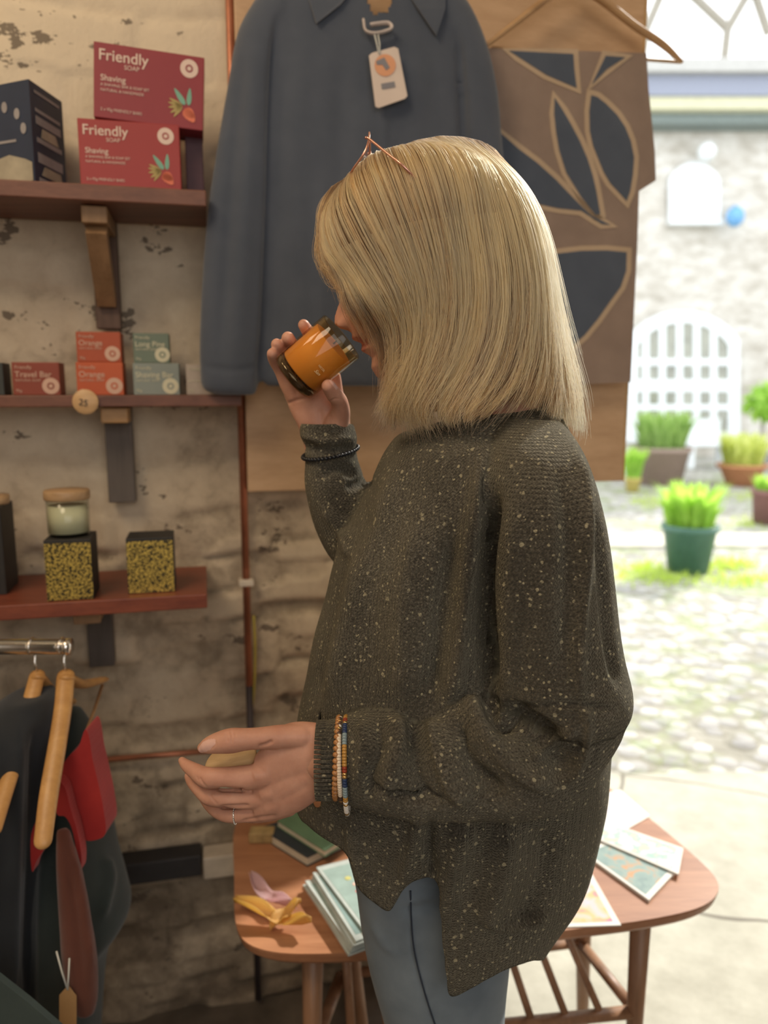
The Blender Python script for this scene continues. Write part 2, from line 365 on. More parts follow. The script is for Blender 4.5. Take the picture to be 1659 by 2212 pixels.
FOLDS = [
 # torso
 ([(880, 990), (820, 1120), (770, 1260), (735, 1400), (715, 1530)], 26, .007), ([(760, 1150), (720, 1280), (700, 1400), (680, 1520)], 16, -.006),
 ([(1040, 985), (1035, 1090), (1012, 1200), (1000, 1330), (985, 1440), (960, 1520)], 22, .014),
 ([(985, 1150), (960, 1290), (945, 1400), (935, 1520)], 26, -.014), ([(905, 1120), (880, 1260), (872, 1400), (868, 1520)], 26, .006),
 ([(1066, 1060), (1054, 1150), (1048, 1250), (1050, 1350), (1058, 1440), (1052, 1500)], 15, -.020),
 ([(800, 1080), (790, 1200), (800, 1350), (790, 1500)], 30, -.004),
 # draped shoulder
 ([(1235, 960), (1262, 1050), (1268, 1200), (1258, 1350), (1250, 1450), (1258, 1530)], 12, .006), ([(1205, 1010), (1228, 1150), (1225, 1300), (1215, 1450)], 18, -.006),
 ([(1285, 1080), (1305, 1250), (1320, 1400), (1335, 1480)], 10, -.005), ([(1115, 1080), (1105, 1250), (1100, 1400), (1095, 1500)], 22, .005),
 ([(1078, 1525), (1150, 1530), (1240, 1522), (1330, 1535)], 6, -.004), ([(1260, 1525), (1268, 1570), (1262, 1630), (1240, 1690)], 10, .008),
 # near sleeve
 ([(1010, 1500), (1035, 1560), (1075, 1620), (1130, 1670), (1190, 1700)], 17, .012), ([(985, 1550), (1000, 1610), (1030, 1670), (1085, 1725)], 20, -.018),
 ([(1070, 1545), (1110, 1560), (1170, 1600), (1215, 1650), (1235, 1690)], 30, -.018), ([(1050, 1500), (1062, 1545), (1090, 1580)], 14, -.016),
 ([(935, 1550), (950, 1620), (975, 1690), (1010, 1735)], 18, .010), ([(890, 1565), (900, 1620), (905, 1680), (930, 1730)], 14, -.011),
 ([(855, 1545), (862, 1600), (848, 1660), (835, 1715)], 16, .008), ([(815, 1560), (820, 1620), (800, 1680), (800, 1730)], 10, -.007),
 ([(780, 1560), (785, 1620), (775, 1690)], 12, .004), ([(800, 1700), (850, 1712), (900, 1722), (960, 1728)], 9, -.012),
 ([(1150, 1640), (1200, 1610), (1250, 1570)], 14, .006),
 # lower back panel and hem
 ([(905, 1765), (890, 1830), (870, 1900)], 14, .006), ([(1000, 1780), (980, 1870), (965, 1960)], 26, .008), ([(1100, 1780), (1080, 1900), (1040, 2000)], 30, .010),
 ([(930, 1775), (925, 1840), (935, 1900)], 12, -.010), ([(1040, 1985), (1090, 2005), (1140, 2000), (1185, 1975)], 9, .007), ([(1180, 1790), (1170, 1900), (1120, 2010)], 26, -.007),
 ([(760, 1770), (770, 1850), (800, 1920)], 16, .005),
 # cuffs
 ([(655, 962), (700, 975), (770, 968)], 7, -.006), ([(650, 940), (700, 952), (768, 945)], 6, .004), ([(690, 1030), (730, 1010), (780, 1030)], 10, -.006), ([(750, 1052), (778, 1042), (800, 1036)], 8, -.006),
 ([(700, 1100), (740, 1150), (745, 1210)], 12, .006), ([(745, 1560), (748, 1640), (745, 1720)], 7, -.003)]
V = sculpt(V, Fc, [(a, b, c*1.35) for a, b, c in FOLDS], ylim=None)
# broad uneven sag of heavy wool
Nn = normals(V, Fc); V = V + Nn*((np.sin(V[:, 0]*31+V[:, 2]*17)*np.sin(V[:, 2]*23+V[:, 0]*9+1.3))*.0022)[:, None]
# hem: cut at the split side and the stepped lower edge, the same on both sides of the body
x, y, _ = proj(V); Vm = V.copy(); Vm[:, 1] = 2*YB - V[:, 1]; xf, yf, _ = proj(Vm); fs = V[:, 1] > YB; x = np.where(fs, xf, x); y = np.where(fs, yf, y)
CUT = [(560, 1700), (636, 1742), (649, 1774), (676, 1798), (710, 1818), (740, 1838), (757, 1862), (760, 1896), (773, 1925), (842, 1982), (870, 1930), (892, 1906), (940, 1896), (943, 1905), (950, 2004), (957, 2080), (967, 2163), (1000, 2150), (1050, 2120), (1100, 2094), (1150, 2078), (1420, 2076), (1420, 2500), (560, 2500)]
lowz = V[:, 2] < 1.10
kill = inside(x, y, CUT) & lowz
cx, cy, _ = proj(V)                                          # open neck and open cuffs
kill |= (np.linalg.norm((V-at(1130, 862, YB))/np.array([.052, .05, .016]), axis=1) < 1) | (cx < 692) & (cy > 1540) & (cy < 1742) & (V[:, 1] < .86) | (cy < 914+.0*(cx)) & (cx < 800) & (V[:, 1] > .93) & (cx > 560)
keep = [f for f in Fc if not any(kill[i] for i in f)]
used = sorted({i for f in keep for i in f}); mp_ = {j: i for i, j in enumerate(used)}
V = V[used]; uv = uv[used]; Fc = [[mp_[i] for i in f] for f in keep]
V = edge_smooth(V, Fc, 14)
sw = mesh_np('sweater', V, Fc, M_KNIT, woman, True, None, uv)
sm = sw.modifiers.new('thick', 'SOLIDIFY'); sm.thickness = .003; sm.offset = -1
tag(sw, 'dark olive tweed knit jumper with cream flecks and a stepped hem')

# neckband rib
nb = MB(); cN = at(1132, 874, YB)
for i in range(44):
    a = 2*PI*i/44; base = cN + np.array([.057*math.cos(a), .056*math.sin(a), -.012 - .014*(-math.cos(a))*.4])
    nb.tube([base, base+np.array([-.004*math.cos(a), -.004*math.sin(a), .014]), base+np.array([-.008*math.cos(a), -.008*math.sin(a), .022])], [.0042, .004, .0035], 6)
nbo = nb.build('neckband', M_KNIT, woman, True)
# rib ridges at the near cuff
cr = MB()
for i in range(52):
    a = 2*PI*i/52; q = []
    for px in (684, 700, 714, 728):
        C0 = at(px, 1642, .80); q.append(C0 + np.array([0, .0355*math.cos(a), .0425*math.sin(a)]) + np.array([0, 0, 0]))
    cr.tube(q, [.0019, .0021, .0019, .0012], 6)
cr.build('cuff', M_KNIT, woman, True)

# ---- jeans
near_leg = rowloft([(1720, 735, 1090, .915, .08), (1820, 745, 1110, .912, .08), (1900, 766, 1112, .91, .078), (2000, 780, 1108, .91, .074), (2100, 800, 1098, .905, .070), (2212, 832, 1089, .90, .068), (2400, 880, 1090, .89, .066), (2650, 930, 1100, .88, .060), (2950, 990, 1130, .88, .052), (3300, 1060, 1180, .88, .045)], 130, 72)
far_leg = rowloft([(1720, 745, 1090, 1.0, .09), (1900, 776, 1110, 1.0, .09), (2000, 795, 1090, 1.01, .08), (2212, 850, 1060, 1.01, .072), (2400, 890, 1060, 1.01, .066), (2650, 930, 1070, 1.01, .058), (2950, 980, 1090, 1.01, .05)], 110, 64)
jm = MB(); jm.add(near_leg[0], near_leg[1]); jm.add(far_leg[0], far_leg[1])
V, Fc = fuse(jm, .006, 4)
V = sculpt(V, Fc, [([(884, 1900), (886, 1990), (892, 2060), (915, 2150), (945, 2240)], 3, -.0022), ([(890, 1900), (892, 1990), (899, 2060), (922, 2150), (952, 2240)], 3, .0012),
    ([(870, 1968), (910, 1962), (950, 1958)], 8, -.004), ([(870, 1950), (905, 1940), (945, 1930)], 6, .003), ([(800, 1990), (830, 2040), (860, 2060)], 10, .003)])
V[V[:, 2] < .06, 2] = .06
je = mesh_np('jeans', V, Fc, M_DENIM, woman)
seam = MB()
def surf(px, py, me_V):                                      # nearest surface point under a pixel
    x, y, z = proj(me_V); k = np.hypot(x-px, y-py); c = np.where(k < 9)[0]
    return me_V[c[np.argmin(z[c])]] if len(c) else me_V[np.argmin(k)]
pp_ = catmull(np.array([(887, 1925), (889, 1990), (896, 2060), (919, 2150), (947, 2235)]), 6); yy_ = np.array([surf(a, b, V)[1] for a, b in pp_]); yy_ = np.convolve(np.pad(yy_, 3, 'edge'), np.ones(7)/7, 'valid')
pts = [at(a, b, y_-.0012) for (a, b), y_ in zip(pp_, yy_)]
seam.tube(pts, .0011, 6); seam.build('seam', plain('seam_thread', (.03, .04, .06), .8), je, True)

# ---- shoes (below the frame)
for k, (c, nm) in enumerate(((at(1120, 3300, .88), 'shoe'), (at(1040, 3000, 1.01), 'shoe'))):
    s_ = MB(); s_.box((c[0]-.05, c[1], .045), (.26, .09, .085), None, .035, 0, 4); s_.box((c[0]-.05, c[1], .012), (.27, .095, .024), None, .01, 0, 2)
    s_.build(nm, plain('shoe_leather', (.08, .05, .03), .5), woman, True)

# ---- body: head and neck, hands, arms and trunk under the clothes
TH = math.radians(18); UP = np.array([-math.sin(TH), 0, math.cos(TH)]); FW = np.array([-math.cos(TH), 0, -math.sin(TH)]); LT = np.array([0, 1.0, 0])
SC = 1.09; HO = at(755, 708, .93) - FW*.090*SC - UP*.070*SC                   # head origin: chin height, on the head axis
def hd(f, l, h): return HO + (FW*f + LT*l + UP*h)*SC
hh = np.array([0, .010, .022, .033, .043, .050, .057, .070, .090, .118, .130, .150, .175, .198, .213, .222])
ff = np.array([.056, .078, .081, .0765, .0860, .0820, .0915, .0885, .086, .078, .083, .081, .070, .048, .026, .003])
fb = np.array([.01, -.01, -.028, -.042, -.052, -.060, -.066, -.078, -.092, -.102, -.104, -.101, -.090, -.066, -.040, -.003])
fw = np.array([.026, .036, .047, .053, .057, .060, .062, .066, .070, .073, .074, .074, .068, .052, .033, .003])
NH, NR = 170, 128; hs = np.linspace(0, .222, NH); Vh = []
for h in hs:
    a = np.interp(h, hh, ff); b = np.interp(h, hh, fb); w_ = np.interp(h, hh, fw); mid = (a+b)/2+.012
    for k in range(NR):
        an = 2*PI*k/NR; c, s_ = math.cos(an), math.sin(an)
        f = mid + (a-mid)*c if c > 0 else mid + (mid-b)*c
        l = w_*math.copysign(abs(s_)**.86, s_); 
        if c > 0:
            n = (max(0, 1-abs(h-.0795)/.0085)*.0 + (.0170*np.interp(h, [.064, .069, .0735, .0785, .085, .1, .116], [0, .15, .72, 1, .93, .48, 0])))*math.exp(-(l/np.interp(h, [.066, .076, .09, .116], [.0115, .0125, .0085, .006]))**2)
            wing = .0085*math.exp(-((abs(l)-.0125)/.0055)**2 - ((h-.0745)/.007)**2)
            nostril = -.006*math.exp(-((abs(l)-.0065)/.003)**2 - ((h-.0665)/.003)**2)
            eye = -.009*math.exp(-((abs(l)-.031)/.014)**2 - ((h-.112)/.010)**2) + .0065*math.exp(-((abs(l)-.031)/.0105)**2 - ((h-.110)/.0065)**2)
            cheek = .005*math.exp(-((abs(l)-.036)/.018)**2 - ((h-.082)/.016)**2)
            lipc = -.010*(1-math.exp(-(l/.026)**2))*math.exp(-((h-.050)/.011)**2)
            phil = -.0012*math.exp(-(l/.0035)**2 - ((h-.064)/.005)**2)
            f += n + wing + nostril + eye + cheek + lipc + phil
        Vh.append(hd(f, l, h))
hm = MB(); hm.add(Vh, [[i*NR+k, i*NR+(k+1) % NR, (i+1)*NR+(k+1) % NR, (i+1)*NR+k] for i in range(NH-1) for k in range(NR)] + [list(range(NR))[::-1], [(NH-1)*NR+k for k in range(NR)]])
hm.capsule([hd(-.035, 0, .05), hd(-.06, 0, .0), at(1105, 900, .94), at(1120, 960, .95)], [.052, .050, .052, .060], 28)
for s_ in (-1, 1): hm.ball(hd(-.012, .073*s_, .095), .030, 0, (.5, .10, 1.0), 20)
VH, FH = fuse(hm, .0016, 2)
hb = MB()
# near hand
def px_chain(mb, pts, depth_r=1.0, n=20):
    P = []; R = []
    for px, py, Y, r in pts:
        p = at(px, py, Y); _, _, z = proj(p); P.append(p); R.append(r*z/F)
    mb.capsule(P, R, n, 0, 6, depth_r)
palm = rowloft([(550, 1634, 1768, .797, .011), (566, 1614, 1772, .797, .014), (590, 1580, 1768, .798, .0165), (620, 1565, 1760, .799, .018), (650, 1561, 1748, .80, .0195), (680, 1564, 1728, .80, .0205), (700, 1568, 1716, .80, .0215), (740, 1578, 1708, .80, .023)], 60, 44, 2.5, axis='col')
hb.add(palm[0], palm[1])
px_chain(hb, [(655, 1592, .795, 27), (605, 1592, .790, 26), (560, 1595, .786, 23.5), (530, 1597, .785, 24), (500, 1600, .784, 27), (470, 1605, .784, 23), (448, 1611, .785, 17.5), (438, 1615, .786, 12)])
px_chain(hb, [(600, 1672, .797, 27), (563, 1676, .792, 27), (515, 1681, .789, 26), (470, 1680, .787, 22.5), (444, 1679, .789, 22.5), (422, 1666, .797, 17), (404, 1654, .806, 13), (393, 1643, .813, 8.5)])
px_chain(hb, [(600, 1716, .797, 24), (560, 1722, .795, 24), (515, 1725, .794, 22), (478, 1724, .793, 20), (452, 1719, .797, 20), (432, 1704, .808, 16.5), (416, 1689, .819, 13), (408, 1677, .827, 10)])
px_chain(hb, [(605, 1742, .800, 22), (565, 1752, .801, 22), (520, 1759, .801, 18), (492, 1760, .802, 16.5), (470, 1751, .807, 16), (452, 1736, .818, 14), (440, 1722, .830, 11)])
px_chain(hb, [(625, 1745, .808, 18), (585, 1758, .814, 16), (548, 1766, .820, 12), (520, 1762, .826, 11), (498, 1752, .834, 10)])
VN, FN = fuse(hb, .00125, 3)
VN = sculpt(VN, FN, [
    ([(497, 1577), (501, 1590), (500, 1606)], 2.0, -.0009), ([(489, 1580), (490, 1594), (493, 1604)], 1.8, -.0007), ([(507, 1580), (509, 1592)], 2.0, -.0006),
    ([(431, 1679), (437, 1690), (446, 1701)], 2.2, -.0011), ([(424, 1676), (430, 1688)], 1.8, -.0006), ([(452, 1712), (458, 1724), (470, 1738)], 2.2, -.0008),
    ([(464, 1599), (466, 1608), (456, 1619)], 1.6, -.0008), ([(445, 1600), (458, 1600), (455, 1615), (440, 1624)], 6, -.0005), ([(558, 1613), (575, 1608), (590, 1600)], 4, -.0022), ([(470, 1706), (500, 1706), (530, 1708)], 4, -.0030), ([(475, 1744), (500, 1743), (540, 1740)], 4, -.0028), ([(520, 1774), (560, 1767), (600, 1762)], 4, -.0016),
    ([(585, 1668), (560, 1672), (545, 1676)], 14, .0018), ([(590, 1716), (560, 1722)], 12, .0018), ([(600, 1745), (570, 1752)], 10, .0012),
    ([(600, 1625), (640, 1615), (675, 1610)], 16, -.0010), ([(590, 1695), (630, 1680), (670, 1668)], 9, -.0009), ([(600, 1735), (640, 1712), (670, 1695)], 8, -.0007)], ylim=.84)
hb = MB()
palm = rowloft([(806, 655, 735, .99, .010), (822, 630, 738, .992, .013), (848, 614, 742, .995, .0155), (867, 619, 748, .996, .017), (896, 631, 755, .997, .018), (923, 645, 757, .998, .0185), (960, 656, 758, 1.0, .020), (990, 662, 760, 1.0, .022)], 60, 44, 2.4)
hb.add(palm[0], palm[1])
px_chain(hb, [(640, 862, .992, 19), (622, 830, .988, 18), (608, 800, .983, 16), (594, 777, .974, 15), (588, 764, .962, 12)])
px_chain(hb, [(655, 850, .992, 18), (632, 800, .994, 16), (606, 762, .985, 15), (598, 744, .966, 13)])
px_chain(hb, [(680, 840, .994, 18), (660, 785, 1.0, 16), (632, 748, .987, 15), (622, 730, .966, 14)])
px_chain(hb, [(705, 840, .994, 18), (695, 775, 1.0, 16), (672, 728, .99, 14.5), (656, 702, .968, 12.5)])
px_chain(hb, [(722, 925, .985, 30), (735, 895, .972, 22), (733, 868, .956, 18.5), (720, 850, .940, 17.5), (709, 834, .927, 15)])
VR, FR = fuse(hb, .00125, 3)
VR = sculpt(VR, FR, [([(620, 872), (650, 862), (680, 858)], 4, -.0016), ([(690, 880), (694, 910), (700, 935)], 6, -.0016), ([(640, 845), (665, 840), (690, 835)], 3, -.001), ([(712, 868), (722, 862), (734, 862)], 2, -.0008)])
ab = MB()
def arm(pts): ab.capsule([at(a, b, c) for a, b, c, _ in pts], [r for *_, r in pts], 20)
arm([(700, 1642, .80, .027), (760, 1642, .80, .029), (900, 1645, .80, .036), (1180, 1610, .80, .043), (1185, 1520, .80, .045), (1150, 1250, .83, .046), (1110, 1030, .85, .052)])
arm([(712, 985, 1.0, .026), (725, 1060, 1.0, .030), (800, 1250, 1.0, .038), (850, 1240, 1.01, .042), (960, 1110, 1.03, .046), (1040, 1010, 1.02, .052)])
tr = rowloft([(900, 1080, 1180, .95, .055), (960, 960, 1200, .95, .11), (1060, 900, 1220, .95, .13), (1250, 860, 1230, .95, .125), (1450, 860, 1220, .95, .12), (1650, 830, 1230, .955, .11), (1850, 815, 1100, .957, .10), (1920, 830, 1075, .957, .09)], 80, 60)
ab.add(tr[0], tr[1])
for Y, xs in ((.905, (950, 962, 1000, 1060, 1110)), (1.01, (925, 955, 1000, 1040, 1040))):
    P = [at(xs[0], 1900, Y), at(xs[1], 2212, Y), at(xs[2], 2500, Y), at(xs[3], 2900, Y)]; P.append(np.array([P[-1][0]+.0, Y, .08]))
    ab.capsule(P, [.052, .052, .046, .040, .034], 20)
    f = P[-1]; ab.capsule([f+np.array([.02, 0, -.03]), f+np.array([-.08, 0, -.04]), f+np.array([-.15, 0, -.05])], [.03, .03, .02], 16)
VA, FA = fuse(ab, .006, 3)
VV = []; FF = []; MI = []; n0 = 0
def mark(V, Fc, polys, side=True):
    x, y, z = proj(V); cen = np.array([np.mean(V[f], axis=0) for f in Fc]); cx, cy, _ = proj(cen); Nn = normals(V, Fc); fn = np.array([Nn[f[0]][1] for f in Fc])
    mi = np.zeros(len(Fc), int)
    for poly, k in polys: mi[inside(cx, cy, poly) & (fn < .2)] = k
    return mi
nail = [tuple(p) for p in smooth_poly([(429, 1617), (437, 1604), (452, 1597), (464, 1597), (465, 1606), (455, 1618), (440, 1626), (431, 1625)], 4)]
mN = mark(VN, FN, [([(p[0], p[1]) for p in nail], 2)])
mR = mark(VR, FR, [([(716, 829), (708, 818), (713, 816), (722, 824), (730, 838), (726, 842)], 2)])
# lips: by head coordinates, both sides of the face
cen = np.array([np.mean(VH[f], axis=0) for f in FH]) - HO; cen = cen/SC; hf, hl, hz = cen@FW, cen@LT, cen@UP
mH = np.where((hf > .066) & (np.abs(hl) < .025) & (np.abs(hz-.050) < .0115*np.sqrt(np.clip(1-(hl/.025)**2, 0, 1))), 1, 0)
for V_, F_, m_ in ((VH, FH, mH), (VN, FN, mN), (VR, FR, mR), (VA, FA, np.zeros(len(FA), int))):
    FF += [[i+n0 for i in f] for f in F_]; VV.append(V_); MI.append(m_); n0 += len(V_)
mesh_np('body', np.concatenate(VV), FF, [M_SKIN, M_LIP, M_NAIL], woman, True, np.concatenate(MI))
M_BROW = plain('brow_hair', (.22, .14, .07), .7)
for s_ in (-1, 1): brow = MB(); brow.capsule([hd(.088, .014*s_, .128), hd(.083, .032*s_, .133), hd(.070, .05*s_, .129)], [.0025, .003, .0015], 8, 0, 4, .6); brow.build('eyebrow', M_BROW, woman, True)
for s_ in (-1, 1): brow = MB(); brow.capsule([hd(.079, .020*s_, .108), hd(.083, .031*s_, .104), hd(.074, .042*s_, .107)], [.0007, .0012, .0007], 8, 0, 4); brow.build('eyelash', M_BROW, woman, True)

# ---- hair
GN = [
 [(716, 408, .93), (692, 436, .926), (682, 472, .921), (690, 520, .916), (707, 565, .911), (724, 605, .907), (738, 640, .905)],
 [(724, 400, .93), (700, 436, .920), (690, 480, .910), (704, 545, .898), (726, 592, .892), (752, 606, .889), (774, 630, .886)],
 [(740, 390, .93), (716, 425, .912), (704, 480, .896), (722, 550, .884), (766, 594, .876), (808, 646, .868), (838, 716, .868), (852, 786, .870), (848, 850, .874), (830, 908, .876)],
 [(768, 368, .93), (752, 415, .900), (764, 500, .878), (800, 590, .862), (838, 670, .856), (856, 740, .858), (852, 810, .862), (836, 870, .868), (824, 930, .870)],
 [(802, 342, .93), (815, 420, .885), (848, 520, .858), (884, 620, .843), (902, 700, .842), (892, 780, .846), (865, 850, .85), (848, 905, .855), (872, 945, .858)],
 [(852, 321, .93), (882, 400, .878), (922, 500, .850), (948, 600, .838), (954, 700, .836), (928, 790, .836), (890, 860, .84), (876, 915, .842), (915, 940, .846)],
 [(902, 302, .93), (952, 380, .875), (992, 490, .846), (1016, 600, .833), (1012, 710, .832), (980, 800, .832), (932, 870, .832), (905, 920, .832), (948, 938, .832)],
 [(952, 293, .93), (1022, 370, .875), (1062, 480, .846), (1082, 600, .833), (1076, 710, .828), (1050, 800, .824), (1006, 868, .822), (960, 912, .820), (1000, 925, .816)],
 [(997, 295, .93), (1082, 370, .872), (1126, 480, .850), (1146, 600, .843), (1146, 700, .838), (1130, 790, .830), (1098, 856, .820), (1050, 900, .810), (1030, 915, .806)],
 [(1032, 303, .93), (1120, 388, .876), (1160, 490, .860), (1178, 600, .853), (1184, 700, .850), (1184, 790, .842), (1172, 850, .832), (1145, 885, .820)],
 [(1056, 315, .93), (1136, 398, .902), (1176, 500, .890), (1192, 600, .890), (1204, 690, .885), (1222, 780, .875), (1240, 860, .868), (1244, 925, .865)],
 [(1066, 322, .93), (1145, 410, .93), (1183, 510, .93), (1200, 610, .93), (1218, 700, .93), (1240, 790, .93), (1258, 870, .93), (1255, 950, .93)]]
NP = 18
G = np.array([resample(np.array([at(*p) for p in g]), NP) for g in GN])
cc = hd(-.010, 0, .118); er = np.array([.095, .074, .098])
from mathutils.bvhtree import BVHTree
BV = BVHTree.FromPolygons([tuple(v) for v in Vh], [[i*NR+k, i*NR+(k+1) % NR, (i+1)*NR+(k+1) % NR, (i+1)*NR+k] for i in range(NH-1) for k in range(NR)])
_sg = 1 if (BV.find_nearest(hd(0, -.2, .12))[1] @ Vector((0, -1, 0))) > 0 else -1
def pushout(P, mar):
    sh = P.shape; Q = pushout0(P, 0).reshape(-1, 3).copy(); m2 = mar if hasattr(mar, '__len__') else None
    near = (np.linalg.norm(Q-hd(-.01, 0, .10), axis=1) < .17) & ((Q-HO)@UP/SC > .038)
    for i in np.where(near)[0]:
        lo, n, _, d = BV.find_nearest(Q[i])
        if lo is None: continue
        n = np.array(n)*_sg; sd = (Q[i]-np.array(lo))@n; mm = mar if m2 is None else m2[i]
        if sd < mm:
            kk_ = min(1.0, max(0.0, ((Q[i]-HO)@UP/SC-.055)/.03)); Q[i] = Q[i]*(1-kk_)+(np.array(lo)+np.array(n)*mm)*kk_
    return Q.reshape(sh)
def pushout0(P, mar):
    d = P-cc; loc = np.stack([d@FW, d@LT, d@UP], -1)/(er+mar); r = np.linalg.norm(loc, axis=-1, keepdims=True); k = np.where(r < 1, 1/np.maximum(r, .2), 1.0)
    # only near the scalp, never below the jaw
    low = (d@UP)[..., None] < -.085; k = np.where(low, 1.0, k); return cc + d*k
def hair_surface(s, t, mirror=False):
    """s along the parting (0 fringe .. 1 nape), t from root to tip"""
    g = s*(len(G)-1); i = np.minimum(g.astype(int), len(G)-2); f = (g-i); u = t*(NP-1); j = np.minimum(u.astype(int), NP-2); v = u-j
    f = f[..., None]; v = v[..., None]
    P = (G[i, j]*(1-f)+G[i+1, j]*f)*(1-v) + (G[i, j+1]*(1-f)+G[i+1, j+1]*f)*v
    if mirror: P = P.copy(); P[..., 1] = 1.86 - P[..., 1]
    return P
# lift the whole sheet clear of the skull before any strand is grown from it
_s, _t = np.meshgrid(np.linspace(0, 1, 61), np.linspace(0, 1, NP), indexing='ij'); _G = hair_surface(np.minimum(_s, .99999), np.minimum(_t, .99999))
_m = (.006+.014*np.clip(_t*5, 0, 1)).reshape(-1); _P = pushout(_G, _m)
for _ in range(6):
    A = _P.copy(); A[1:-1, 1:-1] = (_P[:-2, 1:-1]+_P[2:, 1:-1]+_P[1:-1, :-2]+_P[1:-1, 2:])/4; A[:, :, 1] = A[:, :, 1]; _P = .5*_P+.5*A
G = pushout(_P, _m*.9)
def clumpnoise(s, k, ph):
    return np.sin(s*k+ph)+.6*np.sin(s*k*2.3+ph*1.7+1)+.4*np.sin(s*k*5.1+ph*.6+2)
def strands(N, mirror, inner):
    s = RNG.random(N); s = np.clip(s, 0, .9999); t = np.linspace(0, .999, NP)[None, :]*(1-.26*RNG.random(N)**1.5)[:, None]
    NL = 58; li = np.floor(s*NL); lk = (li+.5)/NL; tt = np.linspace(0, 1, NP)[None, :]; h1 = (np.sin(li*12.9898+(3 if mirror else 0))*43758.5453) % 1; h2 = (np.sin(li*78.233+1)*12543.123) % 1
    sc = s[:, None]*(1-tt*.62) + (lk+.010*(h1-.5))[:, None]*(tt*.62)          # strands gather into locks towards the tips
    sc = np.clip(sc + ((h2-.5)*.055)[:, None]*np.sin(tt*3.0)*tt + .006*np.sin(lk[:, None]*500+tt*7)*tt, 0, .9999)
    P = hair_surface(sc, t, mirror)
    dep = inner*RNG.random(N)**1.2
    d = P-cc; d[..., 2] *= .3; dn = d/(np.linalg.norm(d, axis=-1, keepdims=True)+1e-9)
    lockin = (.012*h1*np.clip(h1*2-.6, 0, 1))[:, None]*np.sin(np.clip(tt*1.15, 0, 1)*PI*.9)      # some locks lie deeper than their neighbours
    across = np.abs((s-lk)*NL*2)[:, None]; lockin = lockin + .0045*across**2*np.sin(tt*PI*.85)
    P = P - dn*(dep[:, None]*np.clip(tt*4, .10, 1) + lockin)[..., None]
    a, b = RNG.uniform(0, 6.28, N), RNG.uniform(0, 6.28, N); amp = np.where(RNG.random(N) < .08, .009, .0018)
    wx = amp[:, None]*np.sin(a[:, None]+tt*5)*tt; wy = amp[:, None]*np.sin(b[:, None]+tt*6)*tt
    P[..., 0] += wx + (RNG.normal(0, .0010, N)[:, None]) + .0016*np.sin(lk[:, None]*700+tt*9)*tt; P[..., 1] += wy; P[..., 2] += .4*wx
    curlk = ((h2 > .45)*(.004+.010*h1))[:, None]*np.clip((tt-.72)/.28, 0, 1)**2; P[..., 0] += curlk*np.sin(h1*6.28)[:, None]*1.2; P[..., 2] += curlk*.8
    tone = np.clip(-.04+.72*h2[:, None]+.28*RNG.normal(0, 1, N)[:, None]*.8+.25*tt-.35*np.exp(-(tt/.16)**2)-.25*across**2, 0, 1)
    return pushout(P, .0022), tone
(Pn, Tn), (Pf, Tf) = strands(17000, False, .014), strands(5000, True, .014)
# loose flyaways at the crown and the back edge
s = RNG.uniform(.12, 1, 900); P = hair_surface(np.clip(s, 0, .9999)[:, None]*np.ones((1, NP)), np.linspace(0, .999, NP)[None, :]*RNG.uniform(.5, 1, 900)[:, None])
P2 = hair_surface(np.clip(RNG.uniform(.22, 1, 420), 0, .9999)[:, None]*np.ones((1, NP)), np.linspace(.35, .9999, NP)[None, :]*np.ones((420, 1)))
t2 = np.linspace(0, 1, NP)[None, :]; ph = RNG.uniform(0, 6.28, 420)[:, None]; am = RNG.uniform(.003, .016, 420)[:, None]
P2[..., 0] += am*np.sin(ph+t2*4.5)*t2; P2[..., 2] += am*.7*np.cos(ph+t2*5)*t2; P2[..., 1] -= RNG.uniform(0, .008, 420)[:, None]*t2
off = RNG.uniform(.001, .011, 900)[:, None]*np.linspace(0, 1, NP)[None, :]**1.2
P[..., 0] += off*RNG.uniform(-.4, 1.6, 900)[:, None]; P[..., 2] += off*RNG.uniform(-.3, 1, 900)[:, None]; P[..., 1] += off*RNG.uniform(-1, .4, 900)[:, None]; P = pushout(P, .006)
ALL = np.concatenate([Pn, Pf, P, P2]); TONE = np.concatenate([Tn, Tf, np.full((900, NP), .85), np.full((420, NP), .85)])
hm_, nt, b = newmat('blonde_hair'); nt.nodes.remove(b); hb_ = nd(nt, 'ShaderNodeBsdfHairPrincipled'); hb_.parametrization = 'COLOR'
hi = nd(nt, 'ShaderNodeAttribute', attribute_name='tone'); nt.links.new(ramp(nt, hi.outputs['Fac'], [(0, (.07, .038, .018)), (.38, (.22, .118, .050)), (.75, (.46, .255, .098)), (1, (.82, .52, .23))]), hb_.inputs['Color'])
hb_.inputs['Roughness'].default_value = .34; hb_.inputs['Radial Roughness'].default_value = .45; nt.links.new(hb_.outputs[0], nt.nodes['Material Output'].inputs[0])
# solid mass of hair just under the strands
us, ts = np.meshgrid(np.linspace(0, .9999, 90), np.linspace(0, .93, 60), indexing='ij')
cap = MB()
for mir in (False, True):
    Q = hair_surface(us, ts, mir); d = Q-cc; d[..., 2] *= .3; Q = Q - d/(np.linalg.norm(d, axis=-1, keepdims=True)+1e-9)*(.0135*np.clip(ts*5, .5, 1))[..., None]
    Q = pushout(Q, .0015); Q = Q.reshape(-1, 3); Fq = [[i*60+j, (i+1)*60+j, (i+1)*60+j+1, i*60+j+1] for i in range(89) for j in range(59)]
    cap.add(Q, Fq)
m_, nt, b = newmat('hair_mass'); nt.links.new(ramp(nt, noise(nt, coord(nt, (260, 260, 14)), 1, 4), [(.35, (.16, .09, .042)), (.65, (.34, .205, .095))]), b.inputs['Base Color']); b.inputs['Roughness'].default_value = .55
bump(nt, b, noise(nt, coord(nt, (400, 400, 12)), 1, 3), .5, .002)
